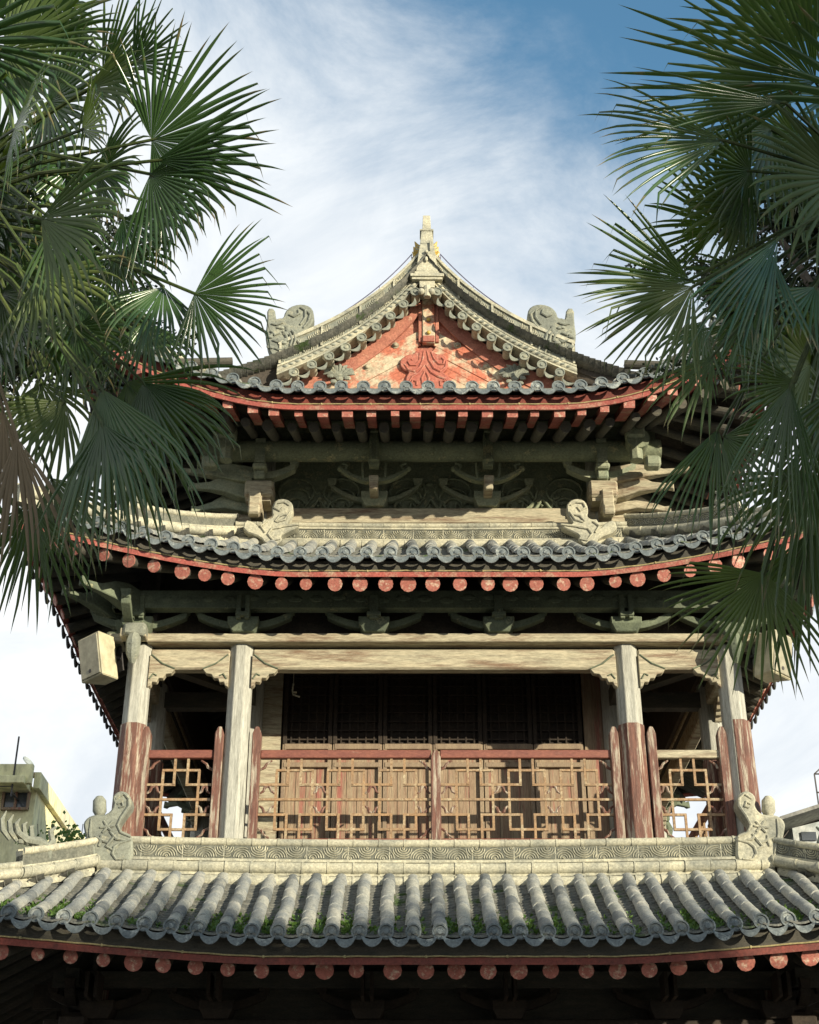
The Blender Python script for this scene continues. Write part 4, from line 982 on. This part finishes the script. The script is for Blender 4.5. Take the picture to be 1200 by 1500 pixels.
# ------------------------------------------------------------------ loudspeakers on the corner columns
def speaker(x, y, z, yaw, tilt, rollz, label):
    t = empty('loudspeaker', (x, y, z)); t.rotation_euler = (R(tilt), R(rollz), R(yaw)); tag(t, label, 'speaker', 'loudspeakers on the corner columns')
    m = M(); W, Hh, D = .36, .52, .30     # trapezoid case, front towards -y
    V = []
    for yy, ww in ((-D / 2, W), (D / 2, W * .62)):
        V += [Vector((-ww / 2, yy, -Hh / 2)), Vector((ww / 2, yy, -Hh / 2)), Vector((ww / 2, yy, Hh / 2)), Vector((-ww / 2, yy, Hh / 2))]
    m.add(V, [(0, 1, 2, 3), (7, 6, 5, 4), (0, 4, 5, 1), (1, 5, 6, 2), (2, 6, 7, 3), (3, 7, 4, 0)]); m.build('case', 'spk', t, bevel=.012, world=False)
    m = M(); m.box((0, -D / 2 - .008, 0), (W - .05, .016, Hh - .05), bev=.006); m.build('grille', 'spkg', t, world=False)
    m = M(); m.disc((.0, -D / 2 - .017, -.17), (0, -1, 0), .022, .004, 12, False); m.build('badge', 'iron', t, world=False)
    m = M(); m.bar((0, D / 2, .05), (0, D / 2 + .16, .05), .05, .03); m.bar((0, D / 2 + .16, -.1), (0, D / 2 + .16, .2), .08, .02, up=Vector((0, 1, 0))); m.build('wall_bracket', 'iron', t, world=False)
speaker(-3.80, 15.30, 8.17, -38, 10, -5, 'cream box loudspeaker hung on the left corner column of the balcony, turned outward')
speaker(3.84, 15.30, 8.20, 40, 8, 4, 'cream box loudspeaker half behind palm leaves on the right corner column')

hk = P(432, 1014, 16.2); m = M()
m.tube([hk + Vector((-.02, 0, .11)), hk + Vector((-.03, 0, .02)), hk + Vector((-.02, 0, -.03)), hk + Vector((.06, 0, -.06))], .010, 6); m.tube([hk + Vector((-.03, 0, .0)), hk + Vector((.02, -.02, -.01))], .012, 6)
m.tube([hk + Vector((-.02, 0, .11)), Vector((hk.x - .02, hk.y, 9.0))], .003, 4)
o = m.build('hanging_hook', 'stone'); tag(o, 'small white bent hook hanging in the dark balcony opening right of the second column', 'hook')
# ------------------------------------------------------------------ weeds in the tile valleys
m = M(); q = random.Random(77); fc = LOW[0]
for i in range(1900):
    a = (math.floor(q.uniform(-19, 19)) + .5) * .25 + q.uniform(-.05, .05)
    if noise.noise(Vector((a * .9, 3.1, 0))) < -.12 and q.random() < .8: continue
    d = abs(q.gauss(.20, .22))
    if d > .75: continue
    p = fc.pt(a, d, -.02); h = q.uniform(.02, .065)
    for j in range(q.randint(2, 4)):
        t = q.uniform(0, 6.28); v = Vector((math.cos(t), math.sin(t), q.uniform(.5, 1.4))).normalized() * h; sdv = v.cross(Vector((q.uniform(-1, 1), q.uniform(-1, 1), .3))).normalized() * h * .22
        m.add([p, p + v * .5 + sdv, p + v, p + v * .5 - sdv], [(0, 1, 2, 3)])
o = m.build('roof_weeds', 'weed', smooth='leaf'); tag(o, 'small green weeds and moss sprouting between the tiles of the lowest roof', 'weeds', kind='stuff')

# ------------------------------------------------------------------ ground
bm = M(); bm.add([(-600, -300, 0), (600, -300, 0), (600, 1500, 0), (-600, 1500, 0)], [(0, 1, 2, 3)])
o = bm.build('ground', 'ground'); tag(o, kind='structure')

# ------------------------------------------------------------------ houses behind
A = P(66, 1113, 30); hx = A.x; hz = A.z - .32
h = empty('house', (hx - 4, 32, 0)); tag(h, 'yellow rendered house at lower left with flat parapet roof and a window', 'house')
m = M(); m.box((hx - 5, 32.3, (hz - .3) / 2), (9.8, 4.6, hz - .3)); wl = m.build('wall', 'house', h)
m = M(); zc = P(30, 1135, 29.6).z
m.box((hx - 5.05, 29.75, hz - .34), (9.7, .9, .16)); m.box((hx - 5.03, 29.48, hz - .18), (9.9, .12, .42)); m.box((hx - .06, 32.2, hz - .2), (.14, 4.8, .36)); m.build('roof_slab', 'house', h, bevel=.01)
wa, wb = P(9, 1142, 29.95), P(40, 1185, 29.95)
m = M(); cx_ = (wa.x + wb.x) / 2; cz_ = (wa.z + wb.z) / 2; ww = wb.x - wa.x; hh = wa.z - wb.z
for xx in (-ww / 2, 0, ww / 2): m.box((cx_ + xx, 29.95, cz_), (.05, .08, hh))
for zz in (-hh / 2, .1, hh / 2): m.box((cx_, 29.945, cz_ + zz), (ww + .05, .08, .05))
m.box((cx_, 29.9, cz_ + hh / 2 + .08), (ww + .2, .16, .08)); wf = m.build('window', 'door', h)
m = M(); m.box((cx_, 29.985, cz_), (ww, .02, hh)); m.build('pane', 'glass', wf)
m = M(); 
for j in range(3): m.box((hx - 3.2 - 2.2 * j, 29.97, 3.2), (1.1, .06, 1.3))
m.build('lower_window', 'glass', h)
t = P(28, 1079, 29.4); b = P(28, 1160, 29.4)
m = M(); m.tube([(t.x, 29.4, b.z - .1), (t.x, 29.4, t.z)], .02, 6); m.tube([(t.x - .25, 29.4, b.z + .12), (t.x + .02, 29.4, b.z + .12)], .012, 5); m.bar((t.x, 29.4, b.z - .0), (t.x, 29.95, b.z - .0), .03, .03)
o = m.build('aerial_mast', 'iron'); tag(o, 'thin iron mast rising in front of the yellow house at lower left', 'aerial')
d0 = P(40, 1124, 31); m = M(); m.bar(d0 + Vector((0, 0, -.5)), d0 + Vector((0, 0, .1)), .04, .04); m.disc(d0 + Vector((0, 0, .12)), (.6, -.3, .5), .15, .03, 14); o = m.build('satellite_dish', 'houseg'); tag(o, 'small grey satellite dish on the roof edge of the yellow house', 'satellite dish')
# vine on the house wall
vz = P(95, 1200, 29.3)
m = M(); q = random.Random(4)
for i in range(220):
    p = Vector((vz.x + q.gauss(0, .36), 29.3 + q.uniform(-.2, .3), vz.z - .42 + q.gauss(0, .15) )); r = q.uniform(.03, .07); t = q.uniform(0, 6.3)
    v = Vector((math.cos(t), q.uniform(-.6, .6), math.sin(t))) * r; u = Vector((-math.sin(t), q.uniform(-.6, .6), math.cos(t))) * r * .6; m.add([p - v, p + u, p + v, p - u], [(0, 1, 2, 3)])
c = empty('climbing_plant', (vz.x, 29.3, 0)); tag(c, 'leafy climbing plant in front of the side wall of the yellow house', 'plant'); m.build('leaves', 'weed', c, smooth='leaf')
m = M(); 
for i in range(6): m.tube([(vz.x + .1 * i - .3, 29.35, 0), (vz.x + .15 * i - .4, 29.33, vz.z * .6), (vz.x + q.gauss(0, .35), 29.3, vz.z - .1)], [.03, .02, .008], 5)
m.build('stem', 'twig', c)
# right: grey house with terrace railing
g0 = P(1147, 1199, 32); g1 = P(1200, 1180, 32)
h = empty('house', (g0.x + 3, 34, 0)); tag(h, 'pale grey rendered house at lower right with a lean-to and roof terrace', 'house')
m = M(); m.extrude([Vector((g0.x + .45, 33, 0)), Vector((g0.x + 1.15, 33, 0)), Vector((g0.x + 1.15, 33, g0.z + .25)), Vector((g0.x + .45, 33, g0.z + .08))], (0, 3, 0))
m.box((g0.x + 4.2, 35, (g0.z + .35) / 2), (6.1, 4, g0.z + .35)); m.build('wall', 'houseg', h)
m = M(); m.bar(Vector((g0.x - .1, 33.5, g0.z - .05)), Vector((g0.x + 1.1, 33.5, g0.z + .33)), 3.4, .08); m.box((g0.x + 4.2, 35, g0.z + .4), (6.2, 4.1, .12)); m.build('roof', 'concrete', h)
m = M(); m.box((g0.x + .8, 32.98, g0.z - .12), (.34, .06, .2)); m.build('window', 'glass', h)
m = M(); x0 = g0.x + 1.15; z0 = g0.z + .45
for j in range(7): m.bar((x0 + j * .45, 33.05, z0), (x0 + j * .45, 33.05, z0 + .95), .03, .03)
for zz in (.5, .95): m.bar((x0, 33.05, z0 + zz), (x0 + 3, 33.05, z0 + zz), .03, .03)
m.bar((x0 - .0, 33.05, z0 + .95), (x0 + .7, 33.05, z0 + 1.55), .03, .03); m.bar((x0 + .5, 33.05, z0 + .95), (x0 + .5, 33.05, z0 + 2.0), .03, .03)
m.build('terrace_railing', 'iron', h)

# ------------------------------------------------------------------ trees
def grow(m, p, d, r, L, depth, q, tips, spread=.6, upb=.15):
    pts = [p]; rr = [r]; cur = Vector(p); dd = Vector(d)
    for i in range(4):
        dd = (dd + Vector((q.uniform(-1, 1), q.uniform(-1, 1), q.uniform(-1, 1))) * .16 + Vector((0, 0, upb * .2))).normalized()
        cur = cur + dd * L / 4; pts.append(cur.copy()); rr.append(r * (1 - .11 * (i + 1)))
    m.tube(pts, rr, 7 if r > .03 else 5, cap=False)
    if depth == 0: tips.append((cur.copy(), dd.copy())); tips.append((pts[2].copy(), dd.copy())); return
    for i in range(q.randint(2, 3)):
        nd = (dd + Vector((q.uniform(-1, 1), q.uniform(-1, 1), q.uniform(-.7, .9))) * spread).normalized()
        grow(m, pts[-1] if i < 2 else pts[2], nd, r * .62, L * q.uniform(.65, .85), depth - 1, q, tips, spread, upb)
def bare_tree(x, y, H, label, seed):
    t = empty('bare_tree', (x, y, 0)); tag(t, label, 'tree', 'bare trees behind the tower'); q = random.Random(seed); m = M(); tips = []
    m.tube([(x, y, 0), (x + .05, y, H * .25), (x, y, H * .45)], [.2, .16, .13], 9); m.build('trunk', 'twig', t, smooth=True)
    m = M()
    for i in range(5):
        a = i * 1.26; grow(m, Vector((x, y, H * (.44 + .01 * i))), Vector((math.cos(a) * .35, math.sin(a) * .35, 1)).normalized(), .07, H * .155, 4, q, tips, .5)
    m.build('crown', 'twig', t, smooth=True)
a = P(985, 1160, 31); bare_tree(a.x, 31, a.z, 'leafless tree seen through the right end bay of the balcony', 5)
def leafy_tree(base, crown_pts, label, seed, n_leaf, lsz=.05, group=None, mat='leaf', rad=.5):
    t = empty('broadleaf_tree', base); tag(t, label, 'tree', group); q = random.Random(seed); m = M()
    base = Vector(base); top = sum((Vector(p) for p in crown_pts), Vector()) / len(crown_pts); fork = Vector((base.x, base.y, top.z - 1.2))
    m.tube([base, base.lerp(fork, .5) + Vector((.05, .04, 0)), fork], [.17, .13, .10], 10); m.build('trunk', 'twig', t, smooth=True)
    b = M(); L = M()
    for c in crown_pts:
        c = Vector(c); mid = fork.lerp(c, .5) + Vector((q.uniform(-.2, .2), q.uniform(-.2, .2), q.uniform(0, .3))); b.tube([fork, mid, c], [.05, .035, .015], 6)
        for j in range(9):
            e = c + Vector((q.gauss(0, rad), q.gauss(0, rad), q.gauss(0, rad * .7))); mm_ = c.lerp(e, .5) + Vector((0, 0, q.uniform(-.05, .1))); b.tube([c, mm_, e], [.012, .008, .004], 4)
            nl = n_leaf // (len(crown_pts) * 9)
            for k in range(nl):
                p = c.lerp(e, q.uniform(.25, 1.1)) + Vector((q.gauss(0, 1), q.gauss(0, 1), q.gauss(0, 1))) * rad * (.22 if lsz > .1 else .13)
                th = q.uniform(0, 6.28); s_ = lsz * q.uniform(.6, 1.2); v = Vector((math.cos(th), math.sin(th), q.uniform(-1, .5))).normalized() * s_; u = v.cross(Vector((q.uniform(-1, 1), q.uniform(-1, 1), q.uniform(-1, 1)))).normalized() * s_ * .42
                L.add([p, p + v * .5 + u, p + v, p + v * .5 - u], [(0, 1, 2, 3)])
    b.build('branches', 'twig', t); L.build('crown', mat, t, smooth='leaf')
q = random.Random(21)
lp = [PD(x, y, dd) for x, y, dd in ((-80, 380, 8.2), (-20, 420, 8.4), (50, 400, 8.0), (20, 480, 8.5), (90, 430, 8.2), (110, 500, 8.6), (-40, 530, 8.3), (40, 540, 8.1), (150, 480, 8.4), (-110, 480, 8.6), (-60, 600, 8.4), (-100, 300, 8.6))]
leafy_tree((PD(-150, 900, 8.5).x, lp[0].y + .3, 0), lp, 'dark small leaved tree at left behind the palm fronds', 31, 34000, .032, 'small leaved trees behind the palms', rad=.26)
rp = [PD(x, y, dd) for x, y, dd in ((1130, 330, 8.2), (1190, 350, 8.4), (1250, 400, 8.0), (1110, 400, 8.5), (1165, 440, 8.2), (1210, 480, 8.6), (1120, 480, 8.3), (1160, 530, 8.1), (1240, 540, 8.4), (1290, 470, 8.6), (1200, 290, 8.4), (1290, 330, 8.6))]
leafy_tree((PD(1330, 900, 8.5).x, rp[0].y + .3, 0), rp, 'dark small leaved tree at right behind the palm fronds', 32, 38000, .032, 'small leaved trees behind the palms', rad=.26)

# ------------------------------------------------------------------ palms
def frond(tree, crown, px, py, dep, ang, Rp, spread, tilt, droop, mat='frond', nseg=38, seed=0, twist=0, joined=.38, kink=.5, width=1.0):
    nseg = max(8, int(nseg * .72))
    q = random.Random(seed * 13 + 5); hub = PD(px, py, dep); Rm = Rp * dep / F
    a = R(ang); mid0 = CR * math.cos(a) + CU * math.sin(a); tl = R(tilt)
    mid = mid0 * math.cos(tl) - CF * math.sin(tl); nrm = -CF * math.cos(tl) - mid0 * math.sin(tl); side = nrm.cross(mid)
    if twist: rt = Matrix.Rotation(R(twist), 3, mid); nrm = rt @ nrm; side = rt @ side
    m = M(); G = Vector((0, 0, -1)); sp = R(spread); steps = 9
    for k in range(nseg):
        ph = -sp / 2 + sp * (k + .5) / nseg + q.uniform(-.02, .02); d = mid * math.cos(ph) + side * math.sin(ph) + nrm * (.06 + .12 * math.cos(ph))
        d.normalize(); L = Rm * (.80 + .20 * math.cos(ph * .9)) * q.uniform(.84, 1.06); w0 = L * joined * math.tan(sp / nseg / 2) * 1.03 * width; dev = q.uniform(-.13, .13)
        p = hub.copy(); kk = q.uniform(.55, .90) if q.random() < kink + .08 else 9; V = []; dr = droop * q.uniform(.7, 1.3)
        across = nrm.cross(d).normalized()
        for i in range(steps + 1):
            t = i / steps
            u_ = (t - joined) / (1 - joined); wdt = w0 * min(1, t / joined) if t < joined else w0 * (.86 - .16 * u_ + .14 * max(0, 1 - u_ * 6)) * max(0, 1 - u_ ** 3)
            nn = d.cross(across).normalized() * -1 if True else nrm
            fold = wdt * .95
            V += [p - across * wdt - nrm * fold * .5, p + nrm * fold * .5, p + across * wdt - nrm * fold * .5]
            if i < steps:
                p = p + d * (L / steps)
                if t <= joined < t + 1 / steps: d = (d + nrm * dev + across * q.uniform(-.05, .05)).normalized()
                if t > .3: d = (d + G * dr * (t - .2) * .55).normalized()
                if t > kk: d = (d * .45 + G * .9 + Vector((q.uniform(-.2, .2), q.uniform(-.2, .2), 0))).normalized(); kk = 9
        m.add(V, [(i * 3 + j, i * 3 + j + 1, (i + 1) * 3 + j + 1, (i + 1) * 3 + j) for i in range(steps) for j in range(2)])
    o = m.build('frond', mat, tree, smooth='leaf'); at = o.data.attributes.new('tip', 'FLOAT', 'POINT'); at.data.foreach_set('value', [((i // 3) % (steps + 1)) / steps for i in range(len(o.data.vertices))])
    c = Vector(crown); b = M(); mp_ = c.lerp(hub, .5) + Vector((0, 0, .12 if droop < 1 else .28)); b.tube([c, c.lerp(mp_, .5) + Vector((0, 0, .04)), mp_, hub - mid * .0, hub + mid * Rm * .12], [.013, .010, .009, .007, .003], 6)
    b.build('petiole', 'dead' if mat == 'dead' else 'petiole', o, smooth=True); return o
def palm(crown, label):
    t = empty('palm_tree', (crown[0], crown[1], 0)); tag(t, label, 'palm tree', 'fan palms framing the tower'); q = random.Random(int(crown[0] * 100))
    x, y, z = crown; m = M(); pts = [(x, y, 0)]; rr = [.17]
    n = int(z / .09)
    for i in range(1, n): pts.append((x + .02 * math.sin(i * .1), y, z * i / n)); rr.append(.12 + .02 * (i % 2) + q.uniform(-.006, .006))
    m.tube(pts, rr, 12)
    for i in range(140):
        a = i * 2.4; zz = z * (.5 + .5 * i / 140); o = Vector((math.cos(a), math.sin(a), 0)); p = Vector((x, y, zz)) + o * .12; m.bar(p, p + o * .07 + Vector((0, 0, .12)), .05, .015)
    m.build('trunk', 'bark', t, smooth=True); return t
LC = PD(-110, 330, 6.6); RC = PD(1290, 330, 6.4)
LT = palm(LC, 'tall fan palm filling the left edge, fronds hanging in front of the tower')
RT = palm(RC, 'tall fan palm filling the right edge, fronds hanging in front of the tower')
#        px   py  dep  ang  Rp  spr tilt droop mat
LF = [(5, 75, 6.3, 8, 215, 170, 10, .45, 'frond', 40), (195, 92, 6.6, 28, 115, 120, 20, .2, 'frond', 26), (222, 205, 6.2, 12, 205, 210, 8, .30, 'frond', 44),
      (220, 255, 6.0, -38, 175, 150, 15, 1.1, 'frond', 34), (60, 55, 6.9, 60, 150, 200, 25, .5, 'frond', 34), (70, 150, 6.8, -10, 170, 220, 30, .9, 'frond', 36),
      (20, 190, 6.0, -15, 200, 90, 55, .7, 'frond', 26), (60, 320, 5.8, -20, 235, 110, 30, .9, 'frondy', 28), (80, 325, 5.9, -60, 150, 120, 20, 1.2, 'frond', 24),
      (285, 430, 6.1, -22, 165, 175, 5, .35, 'frond', 40), (240, 420, 6.2, -100, 150, 110, 30, 1.3, 'frond', 28), (150, 570, 5.9, -68, 290, 70, 20, .9, 'frond', 30),
      (185, 560, 6.2, -55, 240, 130, 10, .7, 'frond', 38), (145, 575, 6.0, -80, 270, 50, 10, .8, 'frondy', 16), (95, 590, 6.3, -125, 170, 110, 25, .8, 'frond', 26), (110, 480, 6.5, -35, 160, 130, 30, 1.0, 'frond', 28),
      (45, 735, 6.2, -95, 210, 110, 8, .5, 'frond', 30), (75, 700, 6.4, -65, 200, 100, 20, .8, 'frond', 28), (25, 640, 5.9, -78, 240, 50, 20, .8, 'dead', 16), (5, 600, 6.0, -92, 260, 60, 20, .9, 'dead', 16),
      (-20, 270, 6.8, 0, 180, 240, 35, 1.0, 'frond', 34), (30, 240, 7.0, -60, 180, 200, 20, 1.1, 'frond', 30), (110, 240, 6.9, -80, 140, 180, 20, 1.2, 'frond', 30),
      (-60, 60, 6.2, 60, 230, 220, 10, .5, 'frond', 36), (-90, 200, 6.0, 150, 230, 220, 20, .7, 'frond', 30), (-160, 420, 6.4, 200, 230, 200, 10, .9, 'frond', 30), (-90, 640, 6.2, 250, 230, 150, 10, .8, 'frond', 26), (-60, 0, 7.2, 100, 240, 220, 20, .4, 'frond', 30),
      (130, 130, 6.4, -25, 130, 150, 30, .9, 'frond', 28), (0, 430, 6.6, -30, 190, 120, 30, 1.2, 'frond', 26)]
RF = [(1195, 120, 6.2, 155, 310, 125, 4, .06, 'frond', 38), (1150, 150, 5.9, 182, 260, 26, 5, .10, 'frond', 12), (1060, 205, 6.0, 190, 235, 70, 15, .50, 'frond', 24),
      (1100, 250, 6.3, 190, 130, 200, 15, .4, 'frond', 34), (1010, 410, 6.0, 175, 185, 100, 5, .10, 'frond', 26), (1015, 420, 5.9, -140, 200, 100, 10, .35, 'frond', 34),
      (1140, 350, 5.8, -125, 290, 40, 25, .35, 'frond', 22), (1125, 360, 5.9, -112, 230, 60, 30, .6, 'frond', 22), (1045, 520, 6.0, -128, 170, 55, 20, .6, 'frondy', 14),
      (1052, 628, 6.0, -110, 215, 60, 20, .6, 'frond', 24), (1060, 640, 6.1, -30, 140, 120, 30, 1.0, 'frond', 22), (1158, 565, 5.9, -105, 270, 60, 10, .5, 'frond', 30), (1165, 560, 6.0, 205, 130, 120, 10, .5, 'frond', 26),
      (1120, 840, 6.1, -118, 195, 150, 5, .25, 'frond', 44), (1190, 640, 6.2, -95, 290, 90, 5, .5, 'frond', 34), (1185, 780, 6.3, -88, 240, 110, 10, .4, 'frond', 34), (1205, 700, 6.5, -110, 200, 160, 15, .7, 'frond', 32),
      (1130, 190, 6.5, -130, 180, 180, 20, .9, 'frond', 34), (1180, 200, 6.6, -100, 190, 200, 10, .8, 'frond', 34), (1110, 310, 6.5, 180, 160, 150, 20, .6, 'frond', 32), (1190, 60, 6.8, 110, 260, 150, 10, .2, 'frond', 36),
      (1230, 260, 6.2, 200, 200, 180, 20, .7, 'frond', 34), (1280, 150, 6.0, 60, 240, 240, 10, .4, 'frond', 34), (1380, 300, 6.3, -20, 240, 220, 10, .7, 'frond', 32), (1340, 520, 6.3, -60, 240, 180, 10, .8, 'frond', 30), (1240, 560, 6.1, -90, 240, 120, 10, .7, 'frond', 30), (1300, 30, 6.8, 90, 250, 200, 10, .4, 'frond', 30),
      (1090, 470, 6.3, -110, 150, 120, 20, .8, 'frond', 28), (1195, 420, 6.0, -105, 150, 120, 30, .8, 'frond', 24)]
LF += [(150, 110, 6.8, 20, 150, 150, 25, .7, 'frond', 30), (140, 250, 6.7, -5, 150, 130, 35, .9, 'frond', 28), (180, 320, 6.6, -45, 140, 120, 25, 1.3, 'frond', 26), (120, 190, 5.9, 5, 150, 80, 50, .5, 'frond', 22),
       (230, 235, 5.95, 5, 215, 60, 5, .25, 'frond', 14), (60, 400, 6.0, -50, 170, 130, 20, 1.2, 'frond', 26), (215, 470, 6.4, -85, 150, 110, 20, 1.2, 'frond', 26), (150, 620, 5.8, -75, 200, 90, 15, 1.0, 'frond', 26),
       (170, 370, 6.7, -50, 150, 140, 20, 1.1, 'frond', 28), (125, 440, 6.6, -70, 150, 140, 20, 1.2, 'frond', 28), (210, 560, 6.1, -62, 200, 100, 10, .9, 'frond', 30), (230, 300, 6.9, -30, 140, 130, 30, 1.0, 'frond', 26), (60, 560, 6.5, -80, 170, 130, 20, 1.1, 'frond', 28)]
RF += [(1090, 300, 6.4, 188, 150, 160, 20, .7, 'frond', 30), (1060, 330, 6.6, 165, 150, 130, 15, .3, 'frond', 28), (1100, 120, 6.5, 200, 150, 120, 25, .6, 'frond', 26), (1120, 420, 6.4, 215, 170, 130, 20, .8, 'frond', 30), (1030, 470, 6.2, -110, 150, 90, 20, .8, 'frond', 22)]
q = random.Random(99)
for i in range(13):
    LF.append((q.uniform(-90, 120), q.uniform(-20, 520), q.uniform(6.9, 7.7), q.uniform(-110, 40), q.uniform(150, 210), q.uniform(120, 220), q.uniform(5, 45), q.uniform(.5, 1.2), 'frond', 30))
    RF.append((q.uniform(1160, 1300), q.uniform(140, 640), q.uniform(6.9, 7.7), q.uniform(150, 280), q.uniform(140, 190), q.uniform(120, 220), q.uniform(5, 45), q.uniform(.4, 1.1), 'frond', 30))
LF = [a if (i % 7 or a[8] != 'frond') else (*a[:8], 'frondy', a[9]) for i, a in enumerate(LF)]; RF = [a if (i % 8 != 5 or a[8] != 'frond') else (*a[:8], 'frondy', a[9]) for i, a in enumerate(RF)]
for i, a in enumerate(LF): frond(LT, LC, *a[:9], nseg=a[9], seed=i + 1, twist=(i * 37 % 30) - 15)
for i, a in enumerate(RF): frond(RT, RC, *a[:9], nseg=a[9], seed=i + 101, twist=(i * 41 % 30) - 15, kink=.35)

# unseen trees behind the viewer, set along sun rays to shade palms and lowest roof
def shade_pt(x, y, z, ydist=-6.0):
    t = (y - ydist) / (math.cos(R(SUN_AZ)) * math.cos(R(SUN_EL))); return Vector((x, y, z)) + sd * t
for (xa, xb, ztop, seed, lab) in ((-7.5, -2.5, 4.9, 51, 'tall unseen leafy tree behind the viewer, shading the left of the lowest roof'), (-3.2, 1.2, 4.8, 52, 'tall unseen leafy tree behind the viewer, shading the middle of the lowest roof')):
    q = random.Random(seed); pts = []
    for i in range(40):
        p = shade_pt(q.uniform(xa, xb), 14.0, ztop - .35 - 3.0 * (i / 40)); pts.append(p + Vector((0, q.uniform(-1.0, 1.0), 0)))
    leafy_tree((sum(p.x for p in pts) / len(pts), -6, 0), pts, lab, seed, 22000, .24, 'unseen shade trees behind the viewer', rad=.55)
q = random.Random(53); pts = []
for i in range(8):
    pts.append(shade_pt(q.uniform(-3.2, 3.2), 5.2, q.uniform(3.5, 7.4), -6) + Vector((0, q.uniform(-1.2, 1.2), 0)))
leafy_tree((shade_pt(0, 5.2, 0).x, -6.3, 0), pts, 'tall unseen leafy tree behind the viewer, dappling the palms with shade', 53, 5000, .20, 'unseen shade trees behind the viewer', rad=.75)

hall = empty('sky_blocking_hall', (0, -18, 0)); tag(hall, 'unseen hall with grey tiled roof, added behind the viewer to block low sky', 'building')  # added out of view to cut low sky light on the tower
m = M(); m.box((0, -18, 2.4), (34, 5, 4.8)); m.build('wall', 'concrete', hall)
m = M(); m.extrude([Vector((-18, -14.4, 4.6)), Vector((-18, -16.5, 6.1)), Vector((-18, -18, 7.6)), Vector((-18, -19.5, 6.1)), Vector((-18, -21.6, 4.6)), Vector((-18, -19.5, 5.7)), Vector((-18, -18, 7.1)), Vector((-18, -16.5, 5.7))], (36, 0, 0)); m.build('roof', 'tile', hall)
for j in range(8):
    m = M(); m.tube([(-15.75 + 4.5 * j, -15, 0), (-15.75 + 4.5 * j, -15, 4.75)], .2, 12); m.build('column', 'brown', hall, smooth=True)
for j in range(5):
    m = M(); m.box((-13.5 + 6.75 * j, -15.46, 1.5), (1.8, .1, 3.0)); m.build('door', 'rail', hall)
